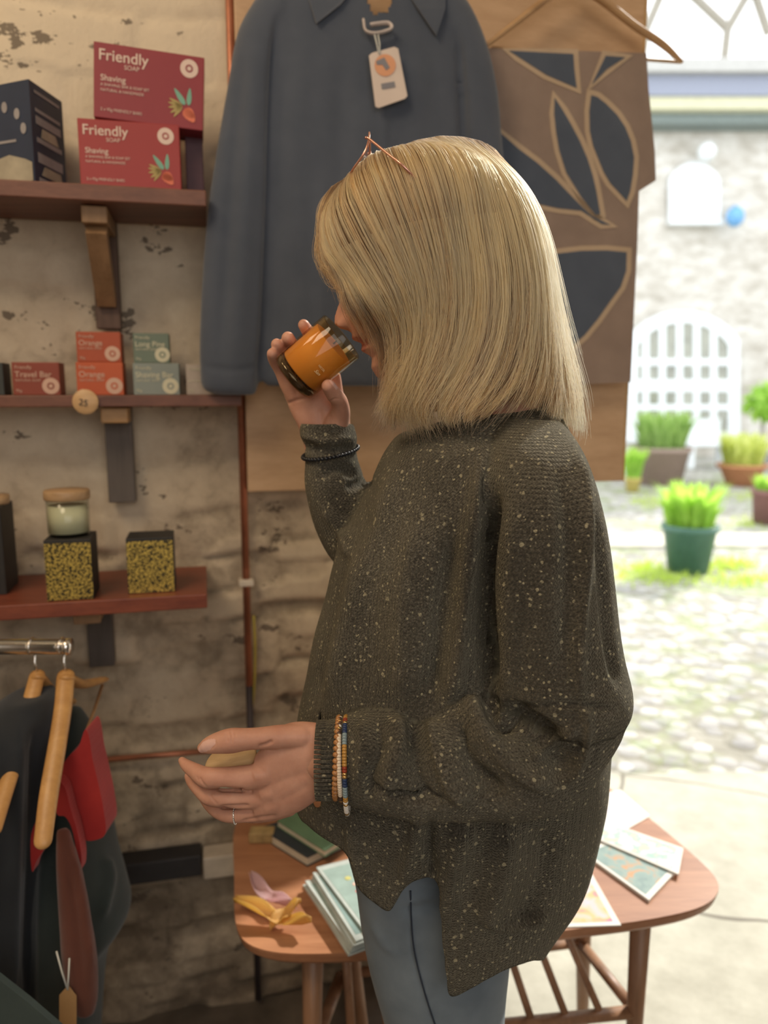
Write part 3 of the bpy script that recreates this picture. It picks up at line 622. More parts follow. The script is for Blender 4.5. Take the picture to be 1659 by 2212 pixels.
hair = cap.build('hair', m_, woman, True); sm = hair.modifiers.new('t', 'SOLIDIFY'); sm.thickness = .0015; sm.offset = 0
hc = bpy.data.hair_curves.new('hair_strands'); hc.add_curves([NP]*len(ALL))
hc.points.foreach_set('position', ALL.reshape(-1).astype(np.float32))
rad = np.tile(np.interp(np.linspace(0, 1, NP), [0, .7, 1], [.00030, .00026, .00008]), len(ALL)).astype(np.float32)
ra = hc.attributes.get('radius') or hc.attributes.new('radius', 'FLOAT', 'POINT'); ra.data.foreach_set('value', rad); ta = hc.attributes.new('tone', 'FLOAT', 'POINT'); ta.data.foreach_set('value', TONE.reshape(-1).astype(np.float32))
hc.materials.append(hm_); link('hair_strands', hc, hair)

# ---- glasses pushed up on the head
M_GL = plain('rose_metal', (.75, .40, .30), .25, .8, .05, 40, 0)
gl = thing('sunglasses', at(800, 330, .93), 'rose gold wire sunglasses pushed up on top of the blonde hair', 'sunglasses')
fr = MB(); ln = MB()
ctrY = .93; c_n = at(784, 338, ctrY-.034); lens_c = [c_n, c_n+np.array([0, .068, 0])]
A = at(806, 293, ctrY-.034); B = at(765, 384, ctrY-.034); ax = (B-A); L = np.linalg.norm(ax); axn = ax/L; nrm = np.cross(axn, [0, 1, 0])
for c in lens_c:
    loop = [c + axn*math.cos(t)*L*.5 + np.array([0, math.sin(t)*.029*(1+.1*math.cos(t)), 0]) - nrm*.004*math.cos(2*t) for t in np.linspace(0, 2*PI, 41)]
    fr.tube(loop, .0012, 8, 0, False)
    ln.add([c]+loop[:-1], [[0, i+1, (i+1) % 40+1] for i in range(40)])
c0, c1 = lens_c
fr.tube([c0-axn*L*.25+np.array([0, .029, 0]), (c0+c1)/2-axn*L*.33, c1-axn*L*.25-np.array([0, .029, 0])], .0013, 8)
fro = fr.build('rim', M_GL, gl, True)
tp = MB()
for s_ in (-1, 1):
    k3_ = [at(797, 300, ctrY-.064), at(872, 360, ctrY-.092), at(915, 405, ctrY-.080)]
    e0, e1, e2 = [np.array([p[0], p[1] if s_ < 0 else 2*ctrY-p[1], p[2]]) for p in k3_]
    tp = MB(); tp.tube(catmull(np.array([e0-np.array([.004, 0, -.001]), e0, (e0+e1)/2, e1, e2]), 5), .0017, 8, 0, True, .8); tp.build('temple', M_GL, gl, True)
gm = plain('tinted_lens', (.35, .27, .24), .08, 0, .03, 20, 0, .6, 0, .75, .45)
ln.build('lens', gm, gl, True)

# ---- amber candle glass in the far hand
GY = .945
rimc = at(738.5, 727, GY-.006); basc = at(632, 818, GY+.004); axv = rimc-basc; H = np.linalg.norm(axv); axz = Vector(axv).normalized()
xa = Vector((0, -1, 0)); xa = (xa - axz*xa.dot(axz)).normalized(); ya = axz.cross(xa)
GM = Matrix(((xa.x, ya.x, axz.x, basc[0]), (xa.y, ya.y, axz.y, basc[1]), (xa.z, ya.z, axz.z, basc[2]), (0, 0, 0, 1)))
R_ = 0.0325
gt = thing('candle', basc, 'amber glass candle held tilted under the nose of the woman', 'candle')
def thin_glass(nm, tint, refl=.06):
    m, nt, b = newmat(nm); nt.nodes.remove(b); tr = nd(nt, 'ShaderNodeBsdfTransparent'); tr.inputs[0].default_value = (*tint, 1); gl_ = nd(nt, 'ShaderNodeBsdfGlossy'); gl_.inputs['Roughness'].default_value = .06
    lw = nd(nt, 'ShaderNodeLayerWeight'); f_ = math_n(nt, 'MULTIPLY_ADD', math_n(nt, 'POWER', lw.outputs['Facing'], 5.), .6); f_.node.inputs[2].default_value = refl
    mx = nd(nt, 'ShaderNodeMixShader'); nt.links.new(f_, mx.inputs[0]); nt.links.new(tr.outputs[0], mx.inputs[1]); nt.links.new(gl_.outputs[0], mx.inputs[2]); nt.links.new(mx.outputs[0], nt.nodes['Material Output'].inputs[0]); return m
m = thin_glass('amber_glass', (.93, .84, .66), .035)
g_ = MB(); g_.lathe([(0.001, 0), (R_-.004, 0), (R_-.0012, .0015), (R_, .005), (R_, H-.001), (R_-.0006, H), (R_-.0014, H-.0005), (R_-.0018, H-.002), (R_-.0020, .0125), (R_-.006, .0105), (0.001, .0105)], GM, 72)
g_.build('glass', m, gt, True)
g_ = MB(); g_.lathe([(.001, .0012), (R_-.004, .0012), (R_-.0008, .005), (R_-.0010, .0105), (.001, .0105)], GM, 64); g_.build('base', plain('smoky_amber_base', (.035, .022, .014), .12, 0, .5, 120, 0, .8), gt, True)
wm, nt, b = newmat('amber_wax'); b.inputs['Base Color'].default_value = (.82, .43, .13, 1); b.inputs['Roughness'].default_value = .5; b.inputs['Subsurface Weight'].default_value = .3; b.inputs['Subsurface Radius'].default_value = (.02, .01, .003)
wx = MB(); rw = R_-.0026; wx.lathe([(0.001, .0128), (rw-.002, .0128), (rw, .0145), (rw, H*.83), (rw-.002, H*.835), (0.001, H*.83)], GM, 64)
wx.build('wax', wm, gt, True)
wk = MB(); wk.tube([GM @ Vector((0, 0, H*.82)), GM @ Vector((.001, 0, H*.9))], .001, 8); wk.build('wick', plain('wick', (.1, .08, .06), .9), gt)
def text(body, size, M, mat, parent, ext=.0002, align='LEFT', shear=0, name='lettering', bold=0):
    c = bpy.data.curves.new(name, 'FONT'); c.body = body; c.size = size; c.extrude = ext; c.align_x = align; c.shear = shear; o = bpy.data.objects.new('tmp', c); COL.objects.link(o); c.offset = bold; me = bpy.data.meshes.new_from_object(o.evaluated_get(bpy.context.evaluated_depsgraph_get())); bpy.data.objects.remove(o); me.materials.clear(); me.materials.append(mat)
    o = bpy.data.objects.new(name, me); COL.objects.link(o); o.parent = parent; o.matrix_parent_inverse = parent.matrix_world.inverted(); o.matrix_world = M; return o
M_GOLD = plain('gold_foil', (.95, .75, .42), .3, .3, .03, 40, 0)
def on_glass(px, py, body, size, sh):
    rd = ray(px, py); best = None                         # where the sight line meets the cylinder
    MI_ = GM.inverted(); o_ = MI_ @ Vector(CAM); d_ = (MI_.to_3x3() @ Vector(rd)); a_ = d_.x**2+d_.y**2; b_ = 2*(o_.x*d_.x+o_.y*d_.y); c_ = o_.x**2+o_.y**2-(R_+.0004)**2
    t = (-b_-math.sqrt(b_*b_-4*a_*c_))/(2*a_); q = o_+d_*t; an = math.atan2(q.y, q.x)
    nx = Vector((math.cos(an), math.sin(an), 0)); tz = Vector((0, 0, 1)); tx = tz.cross(nx)
    Rm = Matrix(((tx.x, tz.x, nx.x, q.x), (tx.y, tz.y, nx.y, q.y), (tx.z, tz.z, nx.z, q.z), (0, 0, 0, 1)))
    text(body, size, GM @ Rm, M_GOLD, gt, .0001, 'LEFT', sh)
on_glass(687, 790, 'NICOL', .0034, 0); on_glass(678, 801, 'San', .0058, .5)

# ---- wooden candle lid in the near hand, and the ring
ld = thing('wooden_disc', at(495, 1645, .80), 'round pale wooden candle lid held between thumb and curled fingers of the near hand', 'lid')
lb = MB(); lc = at(500, 1648, .812); lz = Vector((-.22, -.30, .93)).normalized(); lx = Vector((1, 0, 0)); lx = (lx-lz*lx.dot(lz)).normalized(); ly = lz.cross(lx)
LM = Matrix(((lx.x, ly.x, lz.x, lc[0]), (lx.y, ly.y, lz.y, lc[1]), (lx.z, ly.z, lz.z, lc[2]), (0, 0, 0, 1)))
lb.lathe([(0.0005, -.005), (.028, -.005), (.030, -.0035), (.030, .0035), (.028, .005), (0.0005, .005)], LM, 56)
lb.build('lid', wood('pale_beech', (.42, .27, .13), (.60, .42, .23), .5, 1, (0, .3, .4)), ld, True)
rg = thing('finger_ring', at(509, 1760, .80), 'thin silver ring set with tiny stones on the near hand', 'ring')
rc = at(509, 1760, .8015); fd = Vector(at(520, 1759, .801)-at(492, 1760, .802)).normalized(); u1 = fd.cross(Vector((0, 1, 0))).normalized(); u2 = fd.cross(u1)
RR = 17.5*.86/F
rb = MB(); rb.tube([np.array(Vector(rc)+(u1*math.cos(t)+u2*math.sin(t))*RR) for t in np.linspace(0, 2*PI, 49)], .0011, 8, 0, False); M_SIL = plain('silver', (.85, .82, .78), .18, 1, .03, 30, 0)
rb.build('band', M_SIL, rg, True)
st = MB()
for t in np.linspace(0, 2*PI, 33)[:-1]: st.ball(Vector(rc)+(u1*math.cos(t)+u2*math.sin(t))*(RR+.0009), .0007, 0, (1, 1, 1), 6)
st.build('stones', plain('stones', (.95, .93, .9), .05, .4, .02, 30, 0), rg, True)

# ---- bracelets over the near cuff
def bracelet(name, label, px, top, bot, Yc, rd, n, kinds, br, tilt=0, a0=-.3):
    """n beads round an ellipse; kinds(i) -> (material, flattening)"""
    t_ = thing(name, at(px, (top+bot)/2, Yc), label, 'bracelet', None)
    A = at(px, bot, Yc); B = at(px+tilt, top, Yc); C = (A+B)/2; hv = (B-A)/2
    cord = MB(); cord.tube([C+hv*math.sin(t)+np.array([0, -rd*math.cos(t), 0]) for t in np.linspace(0, 2*PI, 49)], .0007, 6, 0, False)
    cord.build('cord', bpy.data.materials['wick'], t_, True)
    ts_ = np.linspace(0, 2*PI, 721); Q = np.array([C+hv*math.sin(t)+np.array([0, -rd*math.cos(t), 0]) for t in ts_]); d = np.r_[0, np.cumsum(np.linalg.norm(np.diff(Q, axis=0), axis=1))]
    cache = {}
    for i in range(n):
        s = (i+.5)/n*d[-1]; p = np.array([np.interp(s, d, Q[:, k]) for k in range(3)]); q = np.array([np.interp((s+.001) % d[-1], d, Q[:, k]) for k in range(3)])
        tg = Vector(q-p).normalized(); mat, fl, rr = kinds(i/n)
        key = (mat.name, round(fl, 3), rr)
        if key not in cache:
            bb = MB()
            if rr: bb.ball((0, 0, 0), br, 0, (1, 1, fl), 14)
            else:
                hh_ = d[-1]/n*.47; bb.lathe([(.0004, -hh_), (br*.9, -hh_), (br, -hh_*.6), (br, hh_*.6), (br*.9, hh_), (.0004, hh_)], Matrix(), 14)
            o = bb.build('bead', mat, t_, True); cache[key] = o
        else:
            o = cache[key].copy(); COL.objects.link(o); o.parent = t_
        o.matrix_parent_inverse = t_.matrix_world.inverted(); o.matrix_world = Matrix.Translation(p) @ tg.to_track_quat('Z', 'Y').to_matrix().to_4x4()
    return t_
W1 = wood('olive_wood_bead', (.26, .10, .03), (.55, .27, .10), .25, 3, (0, 0, 0), (60, 60, 200)); IV = plain('ivory_disc', (.80, .66, .50), .45, 0, .06, 50, 0); DK = plain('dark_seed', (.10, .055, .035), .4); 
AM = plain('amber_bead', (.50, .26, .06), .25); GB = plain('grey_blue_bead', (.24, .31, .33), .35); NV = plain('navy_bead', (.03, .05, .12), .3); RD = plain('red_bead', (.32, .05, .02), .3); BR = plain('brass_bead', (.75, .5, .2), .25, .9); WH = plain('white_bead', (.85, .80, .72), .4, 0, .05, 50, 0)
bracelet('bracelet', 'bracelet of round polished olive wood beads, nearest the hand', 727, 1557, 1714, .80, .041, 42, lambda f: (W1, .85, True), .0036, 4)
def k2(f):
    f = (f+.5) % 1.0
    if .40 < f < .66: return (IV, 1, False)
    if f > .28 and int(f*110) % 5 == 0: return (BR, 1, False)
    return (DK, 1, False) if .15 < f < .40 else ((DK if int(f*110) % 7 else WH), 1, False)
bracelet('bracelet', 'bracelet of flat ivory discs and dark seeds, middle of the three', 741, 1556, 1722, .80, .042, 90, k2, .0026, -7)
def k3(f):
    f = (f+.5) % 1.0; q = (f*5.2) % 1
    if f < .42: return (WH if int(f*90) % 6 else BR, 1, False)
    return ((AM, 1, False) if q < .28 else (GB, 1, False) if q < .5 else (NV, 1, False) if q < .7 else (BR, 1, False) if q < .78 else (RD, 1, False) if q < .9 else (AM, 1, False))
bracelet('bracelet', 'bracelet of amber, grey-blue and navy beads ending in white, nearest the elbow', 752, 1554, 1748, .80, .0425, 96, k3, .0027, -6)
bk = bracelet('bracelet', 'black beaded bracelet pushed over the raised cuff', 700, 985, 985.5, 1.0, .001, 1, lambda f: (bpy.data.materials['wick'], 1, True), .0005)
for c in list(bk.children): bpy.data.objects.remove(c)
cb = at(714, 974, 1.0); cord = MB(); base_b = None
for i in range(46):
    a = 2*PI*i/46; p = cb + np.array([.0355*math.cos(a), .045*math.sin(a), .006*math.cos(a)-.0015+.004*math.sin(a)])
    if base_b is None:
        q = MB(); q.ball((0, 0, 0), .0031, 0, (1, 1, .9), 12); base_b = o = q.build('bead', plain('black_bead', (.012, .013, .016), .3, 0, .1, 40, 0), bk, True)
    else: o = base_b.copy(); COL.objects.link(o); o.parent = bk
    o.matrix_parent_inverse = bk.matrix_world.inverted(); o.matrix_world = Matrix.Translation(p)
# ================================================================== THE PLACE
def struct(o): o['kind'] = 'structure'; return o
# ---- whitewashed rubble wall: real stone relief with flaked paint
def wall_mat():
    m, nt, b = newmat('whitewashed_stone'); v = coord(nt)
    a = nd(nt, 'ShaderNodeAttribute', attribute_name='relief')
    big = noise(nt, v, 3.2, 6, .65, .5); fine = noise(nt, v, 22, 6, .7, .3); sx = nd(nt, 'ShaderNodeSeparateXYZ'); nt.links.new(v, sx.inputs[0])
    low = math_n(nt, 'MULTIPLY', math_n(nt, 'SUBTRACT', 1.35, sx.outputs[2]), .20)      # the tone turns darker and browner low down
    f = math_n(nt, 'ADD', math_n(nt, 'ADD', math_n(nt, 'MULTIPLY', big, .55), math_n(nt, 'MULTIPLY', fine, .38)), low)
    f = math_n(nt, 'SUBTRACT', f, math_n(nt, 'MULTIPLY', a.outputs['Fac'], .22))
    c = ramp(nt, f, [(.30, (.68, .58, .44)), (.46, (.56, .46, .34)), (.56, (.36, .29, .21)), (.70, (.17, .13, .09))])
    sp = math_n(nt, 'MULTIPLY', math_n(nt, 'GREATER_THAN', noise(nt, coord(nt, (1, 1, 1.6)), 7, 5, .74), .62), 1.0)
    mx = nd(nt, 'ShaderNodeMix', data_type='RGBA'); nt.links.new(math_n(nt, 'MULTIPLY', sp, .8), mx.inputs[0]); nt.links.new(c, mx.inputs[6]); mx.inputs[7].default_value = (.10, .075, .055, 1)
    nt.links.new(mx.outputs[2], b.inputs['Base Color']); b.inputs['Roughness'].default_value = .92; bump(nt, b, fine, .6, .006); return m
M_WALL = wall_mat()
def rubble(S0, S1, Z0, Z1, n1, n2):
    s = np.linspace(S0, S1, n1); z = np.linspace(Z0, Z1, n2); SS, ZZ = np.meshgrid(s, z, indexing='ij')
    rg_ = np.random.default_rng(3); D = np.zeros(SS.shape)
    # stones: jittered courses, each a rounded block, mortar recessed
    best = np.full(SS.shape, 9.); sec = np.full(SS.shape, 9.); hv = np.zeros(SS.shape)
    z0 = Z0
    while z0 < Z1+.1:
        hgt = rg_.uniform(.06, .13) if z0 > 1.1 else rg_.uniform(.035, .08); x = S0 - rg_.uniform(0, .2)
        while x < S1+.2:
            wd = rg_.uniform(.13, .34) if z0 > 1.1 else rg_.uniform(.09, .22); cx_, cz = x+wd/2, z0+hgt/2+rg_.normal(0, .014); h_ = rg_.uniform(-.3, 1)
            d = np.maximum(np.abs(SS-cx_)/(wd/2), np.abs(ZZ-cz+.012*np.sin(SS*9))/(hgt/2)) ; m = d < best; sec = np.where(m, best, np.minimum(sec, d)); hv = np.where(m, h_, hv); best = np.where(m, d, best); x += wd
        z0 += hgt
    blk = np.clip((1.12-best)*3.0, 0, 1)**.6
    nzz = sum(np.sin(SS*k*1.3+ZZ*k*.7+k)*np.sin(ZZ*k-SS*k*.4+2*k)/k*6 for k in (9, 17, 31, 57))
    low_ = np.clip((1.3-ZZ)/.3, 0, 1); D = blk*(.008+.008*hv)*(.55+.6*low_) + nzz*.0045*(.6+.7*low_)
    V = [wp(a, d, b) for a, b, d in zip(SS.ravel(), ZZ.ravel(), (D-.022).ravel())]
    Fc = [[i*n2+j, (i+1)*n2+j, (i+1)*n2+j+1, i*n2+j+1] for i in range(n1-1) for j in range(n2-1)]
    return V, Fc, np.clip(D/.03, 0, 1).ravel()
SE = .20
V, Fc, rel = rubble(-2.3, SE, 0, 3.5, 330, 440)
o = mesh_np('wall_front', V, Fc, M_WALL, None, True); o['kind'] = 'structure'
at_ = o.data.attributes.new('relief', 'FLOAT', 'POINT'); at_.data.foreach_set('value', rel.astype(np.float32))
M_PLAS = plain('limewash', (.60, .52, .42), .9, 0, .15, 6, .4)
mb = MB(); mb.box((-1.05, .26, 1.75), (2.5, .46, 3.5), WALLM); struct(mb.build('wall_front_core', M_PLAS))
mb = MB(); mb.box((3.0, .26, 1.75), (.5, .5, 3.5), WALLM); struct(mb.build('wall_front_right', M_PLAS))
mb = MB(); mb.box((1.5, .26, 3.42), (2.7, .5, .16), WALLM); struct(mb.build('lintel_front', M_PLAS))
mb = MB(); mb.box((-2.35, -.3, 1.75), (.1, 3.4, 3.5)); struct(mb.build('wall_left', M_PLAS))
mb = MB(); mb.box((2.95, .1, 1.75), (.1, 4.2, 3.5)); struct(mb.build('wall_right', M_PLAS))
mb = MB(); mb.box((.3, -1.95, 1.75), (5.4, .1, 3.5)); struct(mb.build('wall_back', M_PLAS))
mb = MB(); mb.box((.3, .2, 3.55), (5.6, 4.6, .1)); struct(mb.build('ceiling', M_PLAS))
# ---- ground: flagstones by the door, cobbles beyond
def flag_mat():
    m, nt, b = newmat('flagstone'); v = coord(nt, rot=(0, 0, .35))
    br = nd(nt, 'ShaderNodeTexBrick'); br.inputs['Scale'].default_value = 1.0; br.inputs['Brick Width'].default_value = .9; br.inputs['Row Height'].default_value = .62; br.inputs['Mortar Size'].default_value = .006
    br.inputs['Mortar Smooth'].default_value = .6
    dn = nd(nt, 'ShaderNodeTexNoise'); dn.inputs['Scale'].default_value = 2.5; nt.links.new(v, dn.inputs['Vector']); mv = nd(nt, 'ShaderNodeMix', data_type='VECTOR'); mv.inputs[0].default_value = .12
    nt.links.new(v, mv.inputs[4]); nt.links.new(dn.outputs['Color'], mv.inputs[5]); nt.links.new(mv.outputs[1], br.inputs['Vector'])
    c = ramp(nt, noise(nt, v, 7, 6, .7), [(.3, (.38, .36, .29)), (.7, (.56, .54, .45))])
    mx = nd(nt, 'ShaderNodeMix', data_type='RGBA'); nt.links.new(br.outputs['Fac'], mx.inputs[0]); nt.links.new(c, mx.inputs[6]); mx.inputs[7].default_value = (.17, .15, .12, 1)
    nt.links.new(mx.outputs[2], b.inputs['Base Color']); b.inputs['Roughness'].default_value = .85; bump(nt, b, noise(nt, v, 40, 5), .3, .004); return m
def cobble_mat():
    m, nt, b = newmat('cobbles'); v = coord(nt)
    vo = nd(nt, 'ShaderNodeTexVoronoi'); vo.inputs['Scale'].default_value = 12; nt.links.new(v, vo.inputs['Vector'])
    sc = nd(nt, 'ShaderNodeSeparateColor'); nt.links.new(vo.outputs['Color'], sc.inputs[0])
    stone = ramp(nt, sc.outputs[0], [(0, (.28, .27, .26)), (1, (.58, .56, .53))])
    gap = math_n(nt, 'MULTIPLY', math_n(nt, 'GREATER_THAN', vo.outputs['Distance'], .52), .6)
    mx = nd(nt, 'ShaderNodeMix', data_type='RGBA'); nt.links.new(gap, mx.inputs[0]); nt.links.new(stone, mx.inputs[6]); mx.inputs[7].default_value = (.24, .22, .15, 1)
    gr = ramp(nt, noise(nt, v, 1.4, 7, .72, .5), [(.50, (0, 0, 0)), (.66, (1, 1, 1))]); m2 = nd(nt, 'ShaderNodeMix', data_type='RGBA')
    nt.links.new(math_n(nt, 'MULTIPLY', gr, .62), m2.inputs[0]); nt.links.new(mx.outputs[2], m2.inputs[6]); m2.inputs[7].default_value = (.26, .36, .07, 1)
    nt.links.new(m2.outputs[2], b.inputs['Base Color']); b.inputs['Roughness'].default_value = .9
    bump(nt, b, math_n(nt, 'SUBTRACT', 1, vo.outputs['Distance']), .9, .03); return m
mb = MB(); mb.prism([(.22, 1.30, -.05), (.3, 1.1, -.05), (5, 1.1, -.05), (5, 2.72, -.05), (.5, 2.60, -.05), (.22, 2.58, -.05)], (0, 0, .05)); struct(mb.build('floor_doorway', flag_mat()))
mb = MB(); mb.prism([(-3, -2.2, -.05), (5, -2.2, -.05), (5, 1.1, -.05), (.3, 1.1, -.05), (.22, 1.30, -.05), (.22, 2.58, -.05), (-3, 2.5, -.05)], (0, 0, .05)); struct(mb.build('floor', plain('worn_slate_floor', (.13, .105, .08), .85, 0, .5, 7, .5)))
mb = MB(); mb.prism([(-3, 2.5, -.05), (.5, 2.60, -.05), (5, 2.72, -.05), (30, 2.9, -.05), (30, 30, -.05), (-14, 30, -.05), (-14, 2.5, -.05)], (0, 0, .045)); struct(mb.build('ground', cobble_mat()))
mb = MB(); A, B = atz(1330, 1192, .02), atz(1659, 1175, .02); mb.prism([A+[-3, .2, -.02], B+[2, 0, -.02], B+[2, .55, -.02], A+[-3, .75, -.02]], (0, 0, .02)); struct(mb.build('path_kerb', plain('pale_kerb', (.62, .58, .48), .9, 0, .1, 8)))

# ---- facade across the courtyard, with its arched windows, eaves and gutter
FY = 16.0
m_fac, nt, b = newmat('pale_rubble_facade'); v = coord(nt, (1, 1, 2.2)); nt.links.new(ramp(nt, noise(nt, v, 2.6, 7, .72), [(.30, (.40, .36, .30)), (.48, (.60, .56, .50)), (.68, (.80, .78, .74))]), b.inputs['Base Color']); b.inputs['Roughness'].default_value = .9
zt = at(1500, 283, FY)[2]; fac = MB(); fac.box((6, FY+.35, zt/2), (22, .6, zt)); struct(fac.build('wall_facade', m_fac))
rf = MB(); p0 = at(1300, 278, FY-.3); rf.box((6, FY-.1, (at(1500, 240, FY-.3)[2]+zt)/2), (22, .7, abs(at(1500, 240, FY-.3)[2]-zt))); struct(rf.build('trim_1', plain('eaves_board', (.22, .26, .25), .7)))
def eave(y0, y1, D, nm, col, dep=.3):
    a, c = at(1500, y0, D)[2], at(1500, y1, D)[2]; q = MB(); q.box((6, D, (a+c)/2), (22, dep, abs(a-c)), None, .02); return struct(q.build(nm, plain(nm+'_paint', col, .7)))
eave(212, 242, FY-.5, 'trim_2', (.62, .60, .42)); eave(165, 213, FY-.55, 'trim_3', (.30, .32, .40)); eave(136, 166, FY-.6, 'trim_4', (.50, .49, .47), .5)
M_WP = plain('white_paint', (.88, .92, .95), .4, 0, .03, 6, 0); M_PANE2 = plain('painted_sky_glass', (.70, .78, .80), .12, 0, .12, 2.5, 0, .8); M_PANE = plain('dark_glass', (.34, .34, .28), .12, 0, .35, 2.5, 0, .8)  # upper window's pane has the reflected sky put into its colour
def arch_pts(xl, xr, yt, yb, ys, D, n=18):
    """outline of a window with a flat arch: ys = springing, yt = crown"""
    cx = (xl+xr)/2; P = [(xl, yb), (xl, ys)]
    for k in range(1, n):
        t = k/n; x = xl+(xr-xl)*t; P.append((x, ys-(ys-yt)*(1-(2*t-1)**2)**.8))
    P += [(xr, ys), (xr, yb)]; return [at(px, py, D) for px, py in P]
def arched(name, label_kind, xl, xr, yt, yb, ys, wd, vb, hb, bw, thickbars=()):
    pane = MB(); pane.prism(arch_pts(xl, xr, yt, yb, ys, FY-.02), (0, .03, 0)); po = struct(pane.build(name, M_PANE if wd > 20 else M_PANE2))
    fr_ = MB(); out = arch_pts(xl, xr, yt, yb, ys, FY-.06); inn = arch_pts(xl+wd, xr-wd, yt+wd*1.1, yb-wd*.9, ys+wd*.4, FY-.06); n = len(out)
    for i in range(n):
        j = (i+1) % n; fr_.prism([out[i], out[j], inn[j], inn[i]], (0, .07, 0))
    fo = fr_.build('window_frame', M_WP, po)
    for k, (lst, ver) in enumerate(((vb, True), (hb, False))):
        for c in lst:
            q = MB(); w2 = bw/2
            if ver:
                t = (c-xl)/(xr-xl); ytop = ys-(ys-yt)*(1-(2*t-1)**2)**.8 + wd*.5; quad = [(c-w2, yb-wd*.5), (c+w2, yb-wd*.5), (c+w2, ytop), (c-w2, ytop)]
            else:
                c, ww = c if isinstance(c, tuple) else (c, bw); quad = [(xl+2, c-ww/2), (xr-2, c-ww/2), (xr-2, c+ww/2), (xl+2, c+ww/2)]
            q.prism([at(a, b_, FY-.05-(0 if ver else .008)) for a, b_ in quad], (0, .05, 0)); q.build('glazing_bar', M_WP, po)
    return po
arched('window_1', '', 1353, 1598, 670, 955, 735, 24, [1395, 1431, 1468, 1505, 1542], [(782, 14), (833, 26), (880, 12)], 14)
arched('window_2', '', 1446, 1556, 350, 475, 388, 16, [], [(413, 22), (452, 24)], 8)
q = MB(); a = at(1445, 482, FY-.1); c = at(1560, 476, FY-.1); q.box(((a[0]+c[0])/2, FY-.1, a[2]), (c[0]-a[0], .2, .07)); struct(q.build('windowsill', M_WP))
ball = MB(); ball.ball(at(1588, 468, FY-.35), .17, 0, (1, 1, 1.15)); ball.tube([at(1588, 452, FY-.35), at(1588, 445, FY-.02)], .03, 8)
tag(ball.build('wall_lamp', plain('sky_blue_enamel', (.18, .42, .75), .4), None, True), 'small blue globe lamp on the pale facade beside the upper arched window', 'lamp')
ball = MB(); ball.ball(at(1527, 328, FY-.3), .17); ball.tube([at(1527, 328, FY-.3), at(1527, 322, FY+.1)], .04, 8)
tag(ball.build('floodlight', M_WP, None, True), 'round white light fitting above the upper arched window', 'lamp')
# ---- open timber truss over the yard, against the sky
trs = thing('roof_truss', at(1560, 130, FY-.6), 'grey slanted timber struts standing above the eaves against the sky', 'truss')
M_TR = plain('weathered_timber', (.34, .31, .26), .8)
for pts in ([(1485, -20), (1572, 62)], [(1572, 62), (1625, -30)], [(1572, 62), (1563, 140)], [(1398, 60), (1432, -20)], [(1398, 60), (1385, 140)], [(1660, 75), (1625, -30)]):
    q = MB(); q.tube([at(*p, FY-.6) for p in pts], .085, 8); q.build('strut', M_TR, trs)

# ---- pots and plants in the courtyard
def pot(name, label, px, pbase, w_, h_, mat, cat='pot', soil=True, rim=1.06, taper=.74, group=None):
    P = atz(px, pbase, 0.0); P[2] = 0; _, _, z = proj(P); r = w_/2*z/F; h = h_*z/F*1.02
    t_ = thing(name, P, label, cat, group); M = Matrix.Translation(P)
    q = MB(); q.lathe([(.001, 0), (r*taper, 0), (r*.97, h*.86), (r*rim, h*.88), (r*rim, h), (r*.93, h), (r*.9, h*.85), (.001, h*.84)], M, 32); q.build('planter', mat, t_, True); return t_, P, r, h
def leaves(t_, P, r, h, hgt, n, mat, name='foliage', spread=1.0, wl_=.03, seed=1):
    rg_ = np.random.default_rng(seed); q = MB()
    for i in range(n):
        a = rg_.uniform(0, 6.28); rr = r*.75*math.sqrt(rg_.random()); b0 = P+np.array([rr*math.cos(a), rr*math.sin(a), h*.84]); L = hgt*rg_.uniform(.5, 1.05); o_ = spread*rg_.uniform(.1, .6)*L
        a2 = a+rg_.normal(0, .6); d = np.array([math.cos(a2), math.sin(a2), 0]); sd_ = np.array([-d[1], d[0], 0])*wl_*rg_.uniform(.6, 1.3)
        b1 = b0+d*o_*.35+[0, 0, L*.6]; b2 = b0+d*o_+[0, 0, L]
        q.add([b0-sd_*.4, b0+sd_*.4, b1+sd_, b1-sd_, b2], [[0, 1, 2, 3], [3, 2, 4]])
    q.build(name, mat, t_, True)
def leafmat(nm, c1, c2):
    m, nt, b = newmat(nm); nt.links.new(ramp(nt, noise(nt, coord(nt), 9, 3), [(.3, c1), (.7, c2)]), b.inputs['Base Color']); b.inputs['Roughness'].default_value = .5
    b.inputs['Subsurface Weight'].default_value = .0; tr = nd(nt, 'ShaderNodeBsdfTranslucent'); tr.inputs[0].default_value = (*[min(1, k*1.6) for k in c2], 1); mx = nd(nt, 'ShaderNodeMixShader'); mx.inputs[0].default_value = .45
    nt.links.new(b.outputs[0], mx.inputs[1]); nt.links.new(tr.outputs[0], mx.inputs[2]); nt.links.new(mx.outputs[0], nt.nodes['Material Output'].inputs[0]); return m
LG = leafmat('bright_leaf', (.22, .42, .05), (.45, .68, .12)); LD = leafmat('soft_leaf', (.18, .30, .08), (.40, .55, .18)); LY = leafmat('yellow_leaf', (.45, .55, .12), (.70, .78, .25))
t_, P, r, h = pot('potted_plant', 'dark green tapered pot with bright leafy plant standing alone on the cobbles', 1485, 1233, 112, 100, plain('green_glaze', (.075, .17, .13), .35), 'plant')
leaves(t_, P, r, h, .38, 260, LG, 'foliage', 1.0, .035, 2)
t_, P, r, h = pot('potted_plant', 'low brown tub of pale green and pink plants left of the white bench', 1425, 1045, 118, 78, plain('brown_tub', (.33, .24, .20), .8), 'plant')
leaves(t_, P, r, h, .62, 420, LD, 'foliage', .8, .05, 3)
